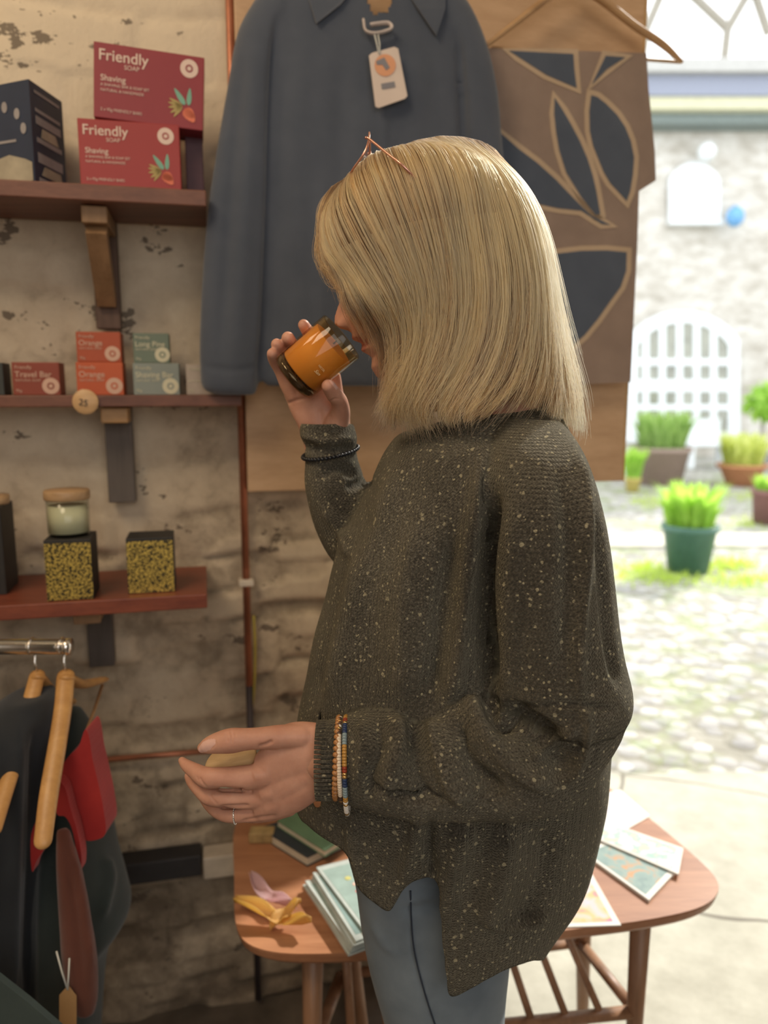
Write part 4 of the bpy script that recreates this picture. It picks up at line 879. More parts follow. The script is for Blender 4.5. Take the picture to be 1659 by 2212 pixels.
t_, P, r, h = pot('potted_plant', 'wide terracotta bowl of trailing green plants under the wall', 1600, 1048, 96, 45, plain('terracotta', (.55, .25, .12), .8), 'plant', rim=1.1, taper=.6)
leaves(t_, P, r, h, .5, 320, LY, 'foliage', .9, .05, 4)
t_, P, r, h = pot('potted_plant', 'plum-brown square-shouldered pot cut by the right edge of the picture', 1665, 1130, 84, 72, plain('plum_clay', (.24, .12, .11), .8), 'plant', taper=.85)
leaves(t_, P, r, h, .22, 160, LG, 'foliage', 1.0, .035, 5)
t_, P, r, h = pot('potted_tree', 'small round-headed green tree in a grey pot by the facade', 1640, 1015, 40, 40, plain('grey_pot', (.40, .40, .42), .8), 'tree')
q = MB(); q.tube([P+[0, 0, h*.8], P+[0, 0, .9]], .03, 8); q.build('trunk', M_TR, t_); rg_ = np.random.default_rng(8); q = MB()
for i in range(420):
    d = rg_.normal(0, 1, 3); d /= np.linalg.norm(d); c = P+[0, 0, 1.15]+d*rg_.uniform(.1, .36); s1 = rg_.normal(0, .06, 3); s2 = np.cross(d, s1); q.add([c-s1, c+s2*.6, c+s1, c-s2*.6], [[0, 1, 2, 3]])
q.build('crown', LG, t_, True)
t_, P, r, h = pot('potted_plant', 'slim green plant half hidden behind the hanging board', 1366, 1062, 34, 30, plain('mustard_pot', (.62, .50, .16), .6), 'plant')
leaves(t_, P, r, h, .45, 120, LG, 'foliage', .8, .04, 6)
bn = thing('garden_bench', atz(1520, 1010, 0), 'white painted bench seen edge-on below the big arched window', 'bench')
a = atz(1482, 1010, 0); c = atz(1560, 1010, 0); q = MB(); q.box(((a[0]+c[0])/2, a[1], .42), (c[0]-a[0], .4, .06), None, .01); q.build('seat', M_WP, bn)
q = MB(); q.box(((a[0]+c[0])/2, a[1]+.2, .68), (c[0]-a[0], .04, .34), None, .01); q.build('backrest', M_WP, bn)
for xx in (a[0]+.04, c[0]-.04):
    q = MB(); q.box((xx, a[1], .2), (.06, .36, .40)); q.build('leg', M_WP, bn)
gq = MB(); rg_ = np.random.default_rng(11)
for (px, py, sx_, n) in ((1390, 1230, 60, 260), (1560, 1222, 90, 420), (1420, 1250, 100, 260), (1600, 1255, 90, 220), (1400, 1085, 60, 200), (1620, 1070, 60, 160), (1500, 1062, 90, 160), (1620, 1130, 50, 120)):
    for i in range(n):
        c = atz(px+rg_.normal(0, sx_*.5), py+rg_.normal(0, 7), 0); L = rg_.uniform(.02, .07); d = rg_.normal(0, .02, 2); w_ = rg_.normal(0, .006, 2)
        gq.add([c-[w_[0], w_[1], 0], c+[w_[0], w_[1], 0], c+[d[0], d[1], L]], [[0, 1, 2]])
tag(gq.build('grass', leafmat('tuft_grass', (.30, .45, .05), (.52, .66, .12))), 'bright yellow-green grass tufts growing between the cobbles', 'grass', None, 'stuff')

# ---- wooden board that the clothes hang on
BW = wood('varnished_board', (.48, .30, .17), (.64, .43, .26), .5, 1, (0, 0, 0), (1.6, 20, 20))
s0, _ = wl(535, 1050, .03); s1, _ = wl(1356, 780, .03); _, z0 = wl(900, 1052, .03)
q = MB(); q.box(((s0+s1)/2, -.016, (z0+2.68)/2), (s1-s0, .028, 2.68-z0), WALLM, .002); bo = q.build('display_board', BW); tag(bo, 'broad varnished wooden board hung on the stone wall behind the clothes', 'board')
q = MB(); q.box((s1+.003, -.016, (z0+2.68)/2), (.006, .026, 2.68-z0), WALLM); q.build('board_edge', wood('pale_edge', (.45, .28, .12), (.62, .40, .18)), bo)
q = MB(); sh, zh = wl(1352, 788, .034); q.box((sh, -.034, zh), (.012, .010, .045), WALLM, .002); q.build('hinge', plain('brass', (.75, .42, .10), .4, .6), bo)

# ---- copper pipes, clip, wire, low conduits
M_CU = plain('copper_pipe', (.42, .17, .10), .4, .55, .35, 14, .1); M_DKP = plain('dark_paint', (.035, .033, .035), .6)
pp = thing('copper_pipe', atw(540, 1565, .03), 'upright copper pipe clipped to the wall beside the board', 'pipe')
sp_, _ = wl(520, 850, .012); zt_ = 2.85; zb_ = wl(541, 1480, .012)[1]
q = MB(); q.tube([wp(sp_, .012, zb_), wp(sp_, .012, zt_)], .0075, 14); q.build('pipe', M_CU, pp, True)
q = MB(); q.tube([wp(sp_, .012, .02), wp(sp_, .012, zb_+.004)], .0072, 14); q.build('lower_pipe', plain('tarnished_pipe', (.07, .055, .06), .5, .3), pp, True)
q = MB(); sc_, zc_ = wl(530, 1257, .012); q.box((sp_, -.014, zc_), (.030, .026, .014), WALLM, .003); q.build('clip', plain('clip_white', (.70, .62, .52), .5), pp)
q = MB(); q.tube(catmull(np.array([wp(*(lambda a: (a[0], .006, a[1]))(wl(x, y, .006))) for x, y in ((548, 1330), (551, 1400), (549, 1480), (543, 1560), (545, 1700))]), 5), .0028, 8)
tag(q.build('wire', plain('yellow_green_wire', (.42, .34, .06), .5), None, True), 'thin yellow-green earth wire beside the lower copper pipe', 'wire')
q = MB(); q.tube([wp(*(lambda a: (a[0], .006, a[1]))(wl(486, 330, .006))), wp(*(lambda a: (a[0], .006, a[1]))(wl(470, 170, .006)))], .003, 8)
q = MB(); q.tube([wp(wl(180, 1645, .012)[0], .012, wl(180, 1645, .012)[1]), wp(wl(537, 1615, .012)[0], .012, wl(537, 1615, .012)[1])], .006, 12)
tag(q.build('heating_pipe', M_CU, None, True), 'thin level copper pipe crossing the rough wall behind the near hand', 'pipe')
def wallbox(name, x0, y0, x1, y1, off, dep, mat, bev=.004):
    sa = wl(x0, y0, off)[0]; sb = wl(x1, y1, off)[0]; za = wl(340 if x0 < 100 else 470, y0, off)[1]; zb = wl(340 if x0 < 100 else 470, y1, off)[1]; q = MB(); q.box(((sa+sb)/2, -off+dep/2, (za+zb)/2), (sb-sa, dep, za-zb), WALLM, bev); return q.build(name, mat)
tag(wallbox('conduit', 60, 1860, 437, 1906, .05, .05, M_DKP), 'black boxed conduit running low along the rough wall', 'conduit')
tag(wallbox('trunking', 438, 1851, 640, 1898, .052, .05, plain('cream_trunking', (.62, .54, .44), .5)), 'short cream trunking beside the black conduit, behind the table', 'trunking')

# ---- shelves and their brackets
M_SH = wood('stained_pine', (.11, .040, .024), (.20, .080, .048), .5, 1, (0, 0, 0), (3, 40, 40)); M_SHR = wood('red_stained_pine', (.15, .035, .020), (.26, .070, .036), .42, 1, (0, 0, 0), (3, 40, 40))
M_BRK = wood('bracket_oak', (.20, .11, .05), (.34, .20, .10), .6, 1, (0, 0, 0), (30, 30, 3)); M_BRD = wood('dark_batten', (.075, .062, .055), (.13, .108, .095), .7, 1, (0, 0, 0), (30, 30, 3)); M_BRB = wood('brown_batten', (.075, .045, .032), (.15, .09, .065), .7, 1, (0, 0, 0), (30, 30, 3))
def shelf(label, xr, yr, off, th, mat, ytop=None):
    s1, zt = wl(xr, yr, off); s0 = -1.25; q = MB(); q.box(((s0+s1)/2, -off/2, zt-th/2), (s1-s0, off, th), WALLM, .002); o = q.build('shelf', mat); tag(o, label, 'shelf', 'wooden wall shelves'); return zt
ZT1 = shelf('topmost brown wooden shelf, holding the maroon gift boxes', 445, 411, .175, .026, M_SH)
ZT2 = shelf('middle dark wooden shelf, holding the small soap boxes', 522, 853, .11, .021, M_SH)
ZT3 = shelf('lowest red-brown wooden shelf, holding the gold candle boxes', 447, 1283, .225, .026, M_SHR)
def bracket(label, zt, off, px_, z_bot, arm_mat, bat_mat, th=.026, wd=.044, strut=True):
    s, _ = wl(px_, 700, 0); t_ = thing('shelf_bracket', wp(s, .02, zt-th), label, 'bracket', 'wooden brackets under the shelves')
    q = MB(); q.box((s, -.014, (zt-th+z_bot)/2), (wd, .028, zt-th-z_bot-.002), WALLM, .002); q.build('batten', bat_mat, t_)
    q = MB(); q.box((s, -(off-.03)/2-.014, zt-th-.016), (wd*.95, off-.03, .028), WALLM, .002); q.build('arm', arm_mat, t_)
    if strut:
        a = wp(s, off-.035, zt-th-.035); b_ = wp(s, .03, z_bot+.05); h_ = WU*wd*.38; d = (b_-a)/np.linalg.norm(b_-a); up_ = np.cross(WU, d)*.016
        q = MB(); q.prism([a-h_-up_, a+h_-up_, a+h_+up_, a-h_+up_], b_-a); q.build('strut', arm_mat, t_)
    return t_
bracket('brown wooden bracket with a slanted strut under the topmost shelf', ZT1, .165, 238, wl(238, 712, .02)[1], M_BRK, M_BRB)
bracket('weathered grey bracket under the middle shelf', ZT2, .10, 247, wl(247, 1086, .02)[1], wood('orange_pine', (.38, .20, .07), (.52, .30, .12)), M_BRD, .021, .05, False)
bracket('short square wooden bracket under the lowest shelf', ZT3, .19, 180, wl(180, 1442, .02)[1], M_BRK, M_BRD, .026, .048, False)
dk = MB(); s, z = wl(184, 868, .118); dk.lathe([(.0004, 0), (.021, 0), (.022, .001), (.022, .004), (.021, .005), (.0004, .005)], Matrix.Translation(wp(s, .112, z)) @ WALLM.to_3x3().to_4x4() @ Matrix.Rotation(PI/2, 4, 'X'), 40)
dd = dk.build('price_disc', wood('birch_disc', (.50, .30, .14), (.66, .43, .22)), None, True); tag(dd, 'round birch disc hanging on the edge of the middle shelf', 'disc')
def wtext(body, s, off, z, size, mat, parent, tilt=0, align='LEFT', bold=0, shear=0):
    M = WALLM @ Matrix.Translation((s, -off, z)) @ Matrix.Rotation(tilt, 4, 'Y') @ Matrix.Rotation(PI/2, 4, 'X'); return text(body, size, M, mat, parent, .0002, align, shear, 'lettering', bold)
M_INK = plain('black_ink', (.05, .04, .04), .8, 0, 0, 10, 0)
wtext('25', s-.012, .1185, z-.005, .016, M_INK, dd, .2)

# ---- packaged goods
M_CR = plain('cream_ink', (.72, .56, .48), .7, 0, .03, 10, 0)
def disc_on(s, off, z, r, mat, parent, tilt=0, name='badge', mi=None):
    q = MB(); q.lathe([(.0002, 0), (r, 0), (r, .0005), (.0002, .0005)], WALLM @ Matrix.Translation((s, -off, z)) @ Matrix.Rotation(PI/2, 4, 'X'), 32); return q.build(name, mat, parent)
def box_thing(name, label, cat, x0, y0, x1, y1, off, dep, mat, zb=None, tilt=0, group=None):
    sa, za = wl(x0, y0, off); sb, zb2 = wl(x1, y1, off); zb2 = zb if zb is not None else zb2; w_, h_ = sb-sa, za-zb2
    t_ = thing(name, wp((sa+sb)/2, off-dep/2, zb2), label, cat, group); q = MB()
    T = WALLM @ Matrix.Translation((sa, -off, zb2)) @ Matrix.Rotation(tilt, 4, 'Y')
    q.box((w_/2, dep/2, h_/2), (w_, dep, h_), T, .0012); q.build('carton', mat, t_); return t_, T, w_, h_
def tx(T, body, u, v, size, mat, parent, bold=0, shear=0, name='lettering'):
    M = T @ Matrix.Translation((u, -.0006, v)) @ Matrix.Rotation(PI/2, 4, 'X'); return text(body, size, M, mat, parent, .0002, 'LEFT', shear, name, bold)
def badge(T, u, v, r, mat, parent, ink=None):
    q = MB(); q.lathe([(.0002, 0), (r, 0), (r, .0006), (.0002, .0006)], T @ Matrix.Translation((u, 0, v)) @ Matrix.Rotation(PI/2, 4, 'X'), 32, 0)
    if ink:
        q.lathe([(r*.25, .0007), (r*.42, .0007), (r*.42, .0010), (r*.25, .0010)], T @ Matrix.Translation((u, 0, v)) @ Matrix.Rotation(PI/2, 4, 'X'), 24, 1)
    q.build('badge', [mat, ink or mat], parent)
def leafdecal(T, u, v, sc, parent):
    q = MB()
    def leaf(x, y, L, wd, a, mi):
        ca, sa_ = math.cos(a), math.sin(a); P = []
        for k in range(12):
            t = 2*PI*k/12; p, q_ = L/2*math.cos(t)+L/2, wd/2*math.sin(t)*(1-.4*math.cos(t)); P.append(tuple(T @ Vector((u+sc*(x+p*ca-q_*sa_), -.0007-.0002*mi, v+sc*(y+p*sa_+q_*ca)))))
        q.add(P, [list(range(12))], mi)
    leaf(.2, .1, 1.3, .36, 2.2, 0); leaf(.45, .1, 1.2, .32, 1.5, 0)
    for a in (2.7, 3.0, 3.35, 3.75, 4.1): leaf(.0, .0, 1.0, .24, a, 1)
    leaf(.2, -.15, 1.1, .75, -.9, 2); leaf(.1, -.3, .9, .6, -.4, 2)
    q.build('leaf_print', [bpy.data.materials['p_teal'], bpy.data.materials['p_olive'], bpy.data.materials['p_coral']], parent)
plain('p_teal', (.20, .42, .32), .7, 0, .05, 20, 0); plain('p_olive', (.42, .33, .13), .7, 0, .1, 20, 0); plain('p_coral', (.72, .20, .12), .7, 0, .1, 20, 0)
M_MAR = plain('maroon_card', (.27, .035, .045), .5, 0, .06, 5, 0); M_MAR2 = plain('red_maroon_card', (.33, .035, .032), .45, 0, .06, 5, 0)
def giftbox(label, x0, y0, x1, y1, off, dep, mat, zb, tilt):
    t_, T, w_, h_ = box_thing('gift_box', label, 'box', x0, y0, x1, y1, off, dep, mat, zb, tilt, 'maroon shaving gift boxes')
    tx(T, 'Friendly', w_*.04, h_*.77, h_*.21, M_CR, t_, .0002); tx(T, 'SOAP', w_*.27, h_*.68, h_*.085, M_CR, t_); tx(T, 'Shaving', w_*.06, h_*.50, h_*.115, M_CR, t_, .0001)
    tx(T, 'A SHAVING BAR & SOAP SET', w_*.06, h_*.43, h_*.052, M_CR, t_); tx(T, 'NATURAL & HANDMADE', w_*.06, h_*.36, h_*.052, M_CR, t_); tx(T, '2 x 95g FRIENDLY BARS', w_*.06, h_*.10, h_*.055, M_CR, t_)
    badge(T, w_*.86, h_*.82, h_*.125, M_CR, t_, mat); leafdecal(T, w_*.80, h_*.30, h_*.20, t_); return t_
giftbox('redder maroon gift box standing on the topmost shelf', 166, 254, 392, 405, .155, .075, M_MAR2, ZT1, 0)
zb_u = wl(201, 250, .13)[1]
giftbox('upper maroon gift box stacked slightly askew on the redder one', 193, 87, 438, 250, .150, .07, M_MAR, wl(166, 254, .155)[1]+.005, math.radians(3.2))
t_, T, w_, h_ = box_thing('gift_box', 'dark plum box tucked behind the redder maroon box', 'box', 398, 268, 441, 405, .105, .07, plain('plum_card', (.075, .022, .032), .5), ZT1, 0, None)
# dark blue carton, corner towards us
P1 = at(78, 170, 1.30); s, z = wl(78, 395, .16); t_ = thing('picture_carton', wp(s, .16, ZT1), 'dark blue picture carton at the left end of the topmost shelf', 'box')
q = MB(); hgt = wl(78, 172, .165)[1]-ZT1; c0_ = wp(s, .165, ZT1); dl = np.array([-.93, .37, 0])*.17; dr = np.array([.12, .99, 0])*.10
M_BL = plain('navy_card', (.030, .042, .075), .45, 0, .2, 8, 0)
q.prism([c0_, c0_+dr, c0_+dr+dl, c0_+dl][::-1], (0, 0, hgt)); q.build('carton', M_BL, t_)
M_GRY = plain('grey_print', (.30, .28, .28), .6, 0, .1, 30, 0); M_SAND = plain('sand_print', (.36, .32, .24), .6, 0, .25, 20, 0)
def onface(o0, ax_, poly, mat, nm, nrm_):
    q = MB(); axu = ax_/np.linalg.norm(ax_); L_ = np.linalg.norm(ax_); P = [o0+axu*L_*u+np.array([0, 0, hgt*v])+nrm_*.0006 for u, v in poly]; q.prism(P, nrm_*.0004); return q.build(nm, mat, t_)
nl = np.array([-.37, -.93, 0]); nr = np.array([.99, -.12, 0])
for (u, v) in ((.62, .72), (.45, .78), (.32, .77), (.17, .69), (.10, .54)):
    onface(c0_, dl, [(u+.035*math.cos(a), v+.055*math.sin(a)) for a in np.linspace(0, 2*PI, 13)[:-1]], M_GRY, 'icon_print', nl)
onface(c0_, dl, [(.02, .02), (.55, .02), (.50, .26), (.30, .30), (.10, .24), (.02, .20)], M_SAND, 'photo_print', nl)
onface(c0_, dl, [(.20, .42), (.62, .42), (.62, .445), (.20, .445)], M_GRY, 'caption_print', nl)
for (v0, v1) in ((.90, .93), (.72, .755), (.60, .68), (.42, .47), (.22, .32), (.02, .07)): onface(c0_, dr, [(.12, v0), (.88, v0), (.88, v1), (.12, v1)], M_GRY, 'panel_print', nr)
onface(c0_, dr, [(.25, .48), (.8, .48), (.7, .58), (.3, .58)], M_SAND, 'panel_print', nr); onface(c0_, dr, [(.2, .10), (.85, .10), (.8, .20), (.3, .20)], M_SAND, 'panel_print', nr)

def soap(label, x0, y0, x1, y1, off, mat, zb, title, ink=None, dep=.055):
    t_, T, w_, h_ = box_thing('soap_box', label, 'box', x0, y0, x1, y1, off, dep, mat, zb, 0, 'small soap boxes on the middle shelf')
    ink = ink or M_CR2; tx(T, 'Friendly', w_*.06, h_*.80, h_*.15, ink, t_); tx(T, title, w_*.05, h_*.55, h_*.25, ink, t_, .0001); tx(T, 'NATURAL SOAP', w_*.06, h_*.42, h_*.10, ink, t_); tx(T, '95g', w_*.06, h_*.10, h_*.12, ink, t_)
    badge(T, w_*.80, h_*.28, h_*.25, ink, t_, mat); return T
M_CR2 = plain('peach_ink', (.62, .40, .30), .7, 0, .03, 10, 0); M_CR3 = plain('pale_yellow_ink', (.62, .58, .42), .7, 0, .03, 10, 0)
M_OR = plain('orange_card', (.50, .095, .028), .5, 0, .06, 8, 0); M_OR1 = plain('burnt_orange_card', (.40, .075, .025), .5, 0, .06, 8, 0); M_RB = plain('brick_card', (.26, .055, .030), .5, 0, .06, 8, 0); M_TL = plain('grey_teal_card', (.24, .27, .24), .5, 0, .06, 8, 0); M_GT = plain('sage_card', (.15, .19, .14), .5, 0, .06, 8, 0)
soap('brick-red soap box at the left of the middle shelf', 24, 782, 131, 847, .095, M_RB, ZT2, 'Travel Bar')
zo = ZT2; T = soap('lower bright orange soap box, under its twin', 163, 782, 268, 850, .095, M_OR, ZT2, 'Orange')
zo = wl(163, 782, .095)[1]+.0004
soap('upper burnt-orange soap box stacked on its twin', 163, 716, 263, 782, .093, M_OR1, zo, 'Orange')
soap('lower grey-teal soap box beside the orange stack', 286, 784, 389, 850, .092, M_TL, ZT2, 'Shaving Bar', M_CR3)
soap('upper sage green soap box on the grey-teal one', 286, 719, 367, 784, .085, M_GT, wl(286, 784, .092)[1]+.0004, 'Long Pine', M_CR3)
soap('pale blank-looking soap box half hidden behind the jacket sleeve', 401, 787, 480, 852, .09, plain('blush_card', (.42, .35, .29), .6), ZT2, ' ', M_CR3)
t_, T, w_, h_ = box_thing('soap_box', 'dark grey box cut by the left edge on the middle shelf', 'box', -60, 783, 10, 850, .09, .055, plain('charcoal_card', (.05, .055, .05), .6), ZT2)

# gold candle boxes, lidded candle
def goldmat():
    m, nt, b = newmat('speckled_gold_foil'); v = coord(nt); vo = nd(nt, 'ShaderNodeTexVoronoi'); vo.inputs['Scale'].default_value = 330; nt.links.new(v, vo.inputs['Vector'])
    nt.links.new(ramp(nt, vo.outputs['Distance'], [(.42, (.72, .52, .12)), (.62, (.05, .045, .03))]), b.inputs['Base Color']); b.inputs['Metallic'].default_value = .75; b.inputs['Roughness'].default_value = .42; return m
M_GF = goldmat(); M_BK = plain('black_card', (.028, .026, .024), .6)
def candlebox(label, x0, y0, x1, y1, off, dep):
    t_, T, w_, h_ = box_thing('candle_box', label, 'box', x0, y0, x1, y1, off, dep, M_BK, ZT3, 0, 'gold-fronted candle boxes')
    q = MB(); q.box((w_/2, -.0006, h_*.48), (w_*.985, .0012, h_*.93), T); q.build('foil_front', M_GF, t_); return t_
candlebox('gold-speckled candle box with the lidded candle standing on it', 93, 1168, 203, 1289, .215, .078); ztc = wl(93, 1168, .215)[1]
candlebox('gold-speckled candle box with nothing on it, nearer the shelf end', 271, 1164, 378, 1282, .195, .07)
t_, T, w_, h_ = box_thing('display_box', 'tall black box cut by the left edge on the lowest shelf', 'box', -110, 1100, 16, 1300, .15, .09, M_BK, ZT3)
q = MB(); q.lathe([(.001, h_), (.03, h_), (.032, h_+.004), (.032, h_+.016), (.001, h_+.018)], Matrix.Translation(wp(wl(-20, 1100, .1)[0], .10, ZT3)), 32); tag(q.build('jar_lid', wood('lid_wood2', (.40, .24, .12), (.55, .36, .2)), None, True), 'pale wooden lid resting on the tall black box at the left edge', 'lid')
s, _ = wl(150, 1150, .17); zj = ztc; C = wp(s, .172, zj); rj = (wl(197, 1120, .17)[0]-wl(104, 1120, .17)[0])/2; hj = wl(150, 1078, .17)[1]-zj
t_ = thing('candle_jar', C, 'clear glass candle with cream wax and a wooden lid, on a gold box', 'candle'); M = Matrix.Translation(C)
q = MB(); q.lathe([(.001, .0), (rj*.9, 0), (rj, .004), (rj, hj), (rj-.0015, hj), (rj-.0015, .006), (.001, .006)], M, 40); mg = thin_glass('clear_glass', (.94, .96, .94), .03); q.build('glass', mg, t_, True)
q = MB(); q.lathe([(.001, .0065), (rj-.0022, .0065), (rj-.0022, hj*.84), (.001, hj*.84)], M, 40); q.build('wax', plain('cream_wax', (.80, .74, .52), .5, 0, .03, 20, 0), t_, True)
q = MB(); q.lathe([(.001, hj+.0005), (rj*1.05, hj+.0005), (rj*1.08, hj+.003), (rj*1.08, hj+.014), (rj*1.04, hj+.017), (.001, hj+.018)], M, 40); q.build('lid', wood('lid_wood', (.36, .22, .11), (.54, .35, .19)), t_, True)

# ---- navy jacket on its hanger with swing tag
JO = .12
def jrow(rows, m=110, n=80, e=2.4):
    R = resample1(np.array(rows, float), m); V = []; an = np.arange(n)*2*PI/n; c = np.sign(np.cos(an))*np.abs(np.cos(an))**(2/e); s_ = np.sign(np.sin(an))*np.abs(np.sin(an))**(2/e); UV = []
    for y, xl, xr, off, t in R:
        A = atw(xl, y, off); B = atw(xr, y, off); B = A + (B-A); C = (A+B)/2; h = (B-A)/2; h[2] = 0; V.append(C+s_[:, None]*h - c[:, None]*WN*t)
    V = np.concatenate(V); Fc = [[i*n+k, i*n+(k+1) % n, (i+1)*n+(k+1) % n, (i+1)*n+k] for i in range(m-1) for k in range(n)] + [list(range(n))[::-1], [(m-1)*n+k for k in range(n)]]; return V, Fc
jk = thing('jacket', atw(800, 0, JO), 'dark navy collared jacket hanging on the board with a swing tag', 'jacket')
bodyJ = jrow([(-90, 700, 860, JO, .02), (-50, 630, 930, JO, .03), (-10, 585, 965, JO, .035), (40, 556, 1003, JO, .036), (120, 540, 1035, JO, .036), (260, 538, 1048, JO, .034), (450, 548, 1056, JO, .032), (650, 558, 1062, JO, .032), (800, 563, 1066, JO, .032), (828, 568, 1066, JO, .030), (834, 575, 1062, JO, .026)])
armL = jrow([(-30, 575, 640, JO, .02), (10, 548, 632, JO+.004, .028), (80, 512, 612, JO+.006, .032), (200, 490, 606, JO+.008, .032), (330, 468, 600, JO+.008, .031), (450, 450, 594, JO+.008, .030), (600, 437, 586, JO+.006, .030), (740, 431, 576, JO+.004, .029), (800, 432, 566, JO+.004, .028), (840, 438, 556, JO+.004, .026), (853, 470, 552, JO+.004, .018)])
armR = jrow([(-30, 900, 985, JO, .02), (20, 930, 1018, JO+.004, .028), (100, 960, 1050, JO+.006, .032), (200, 985, 1072, JO+.008, .032), (330, 1000, 1084, JO+.008, .031), (600, 1015, 1115, JO+.006, .030), (800, 1020, 1130, JO+.004, .026)])
jm = MB()
for a in (bodyJ, armL, armR): jm.add(a[0], a[1])
V, Fc = fuse(jm, .0055, 4)
def wsculpt(V, Fc, strokes):
    N = normals(V, Fc); x, y, _ = proj(V); near = (N@WN) > -.1; D = np.zeros(len(V))
    for path, wd, h in strokes:
        d, T = pdist(x, y, catmull(np.array(path, float), 5)); D += np.where(near, np.exp(-(d/wd)**2)*h*np.clip(np.minimum(T, 1-T)*6+.2, 0, 1), 0)
    return V+N*D[:, None]
V = wsculpt(V, Fc, [([(598, 40), (588, 200), (582, 450), (572, 700), (560, 835)], 9, -.012), ([(555, 80), (540, 300), (520, 600), (505, 820)], 22, .006), ([(525, 120), (500, 400), (478, 760)], 16, -.005),
    ([(650, 90), (640, 400), (655, 800)], 26, .005), ([(740, 100), (735, 400), (742, 800)], 22, -.005), ([(830, 60), (828, 830)], 9, .004), ([(900, 100), (905, 500)], 26, .005), ([(990, 60), (1000, 250), (1010, 600)], 9, -.012), ([(700, 380), (690, 600), (700, 810)], 16, .004),
    ([(435, 790), (500, 800), (560, 790)], 5, -.003)])
xk, yk, _ = proj(V); kk = inside(xk, yk, [(778, -200), (786, -10), (800, 34), (838, 34), (858, -10), (868, -200)]) & ((V-atw(810, 0, JO))@WN > -.05)
Fc = [f for f in Fc if not all(kk[i] for i in f)]
M_JK = cloth('navy_twill', (.064, .078, .108), (.082, .097, .13), 2600, .9, .3); jb = mesh_np('jacket_body', V, Fc, M_JK, jk)
def flap(poly, off0, off1, name, mat, par, th=.004):
    q = MB(); n = len(poly); P = [atw(x, y, off0+(off1-off0)*(k if k <= 1 else 1)) for x, y, k in poly]; q.prism(P, -WN*th); return q.build(name, mat, par)
flap([(662, -60, 0), (668, 0, .6), (684, 50, 1), (735, 10, 1), (778, -40, .6), (790, -90, 0)], JO+.03, JO+.044, 'collar', M_JK, jk); flap([(862, -90, 0), (872, -30, .5), (905, 20, 1), (943, 76, 1), (962, 20, .6), (965, -40, 0)], JO+.03, JO+.044, 'collar', M_JK, jk)
q = MB(); q.tube(catmull(np.array([atw(785, 42, JO+.05), atw(790, 66, JO+.052), atw(812, 72, JO+.055), atw(845, 62, JO+.052), atw(838, 50, JO+.05), atw(812, 52, JO+.052), atw(800, 54, JO+.05)]), 4), .0048, 8, 0, True, .5); q.build('neck_tape', plain('cream_tape', (.62, .54, .50), .8), jk, True)
hg = thing('coat_hanger', atw(808, -60, JO), 'wooden coat hanger inside the navy jacket, tip showing at its neck', 'hanger'); q = MB(); q.capsule([atw(640, -20, JO-.0), atw(730, -50, JO), atw(808, -25, JO+.0), atw(890, -50, JO), atw(950, -20, JO)], [.007, .009, .012, .009, .007], 12); q.build('arms', wood('hanger_wood', (.42, .25, .12), (.60, .38, .19)), hg, True)
q = MB(); q.tube(catmull(np.array([atw(808, -30, JO), atw(808, -90, JO), atw(822, -120, JO-.02), atw(808, -140, JO-.05), atw(795, -130, JO-.07)]), 5), .0018, 8); q.build('hook', M_SIL, hg, True)
tg = thing('swing_tag', atw(810, 110, JO+.055), 'cream swing tag with an orange disc, tied at the navy jacket neck', 'tag')
q = MB(); q.prism([atw(*p, JO+.056) for p in [(797, 120), (804, 114), (852, 101), (860, 105), (880, 207), (875, 213), (818, 233), (811, 230)]][::-1], -WN*.0008); q.build('card', plain('cream_card', (.72, .60, .52), .7, 0, .03, 20, 0), tg)
q = MB(); q.prism([atw(832+23*math.cos(a), 141+24*math.sin(a), JO+.0568) for a in np.linspace(0, 2*PI, 25)[:-1]], WN*.0004); q.build('disc_print', plain('apricot', (.74, .36, .20), .7, 0, .03, 20, 0), tg)
q = MB(); q.prism([atw(*p, JO+.0568) for p in [(823, 181), (852, 176), (854, 188), (825, 193)]][::-1], WN*.0004); q.prism([atw(*p, JO+.0575) for p in [(812, 132), (830, 124), (842, 146), (834, 152), (826, 140), (814, 140)]][::-1], WN*.0004); q.build('ink_print', plain('grey_ink', (.25, .24, .26), .8, 0, 0, 20, 0), tg)
q = MB(); q.tube([atw(808, 70, JO+.056), atw(814, 95, JO+.057), atw(818, 116, JO+.058)], .0012, 6); q.tube([atw(816, 72, JO+.056), atw(820, 95, JO+.057), atw(820, 116, JO+.058)], .0012, 6); q.build('string', plain('white_string', (.72, .72, .66), .8), tg, True)

# ---- leaf-print top draped over a wooden trouser hanger
GO = .075
lp = thing('leaf_print_blouse', atw(1220, 120, GO), 'brown top with large navy leaf shapes draped over a wooden hanger', 'garment')
M_TP = cloth('taupe_cotton', (.27, .195, .155), (.33, .24, .19), 2000, .9, .3); M_TN = cloth('navy_print', (.070, .088, .125), (.085, .105, .145), 2000, .9, .3); M_TT = cloth('tan_print', (.50, .37, .25), (.56, .42, .29), 2000, .9, .2)
pol = [(1052, 108), (1392, 118), (1396, 190), (1403, 260), (1410, 330), (1412, 392), (1376, 415), (1372, 540), (1366, 660), (1358, 826), (1210, 832), (1060, 836)]
q = MB(); P = [atw(x, y, GO) for x, y in pol]; q.prism(P, WN*.008); tb = q.build('cloth_panel', M_TP, lp)
def appl(polys, mat, nm, d, off):
    q = MB()
    for P in polys: q.prism([atw(x, y, off) for x, y in P], WN*d)
    return q.build(nm, mat, lp)
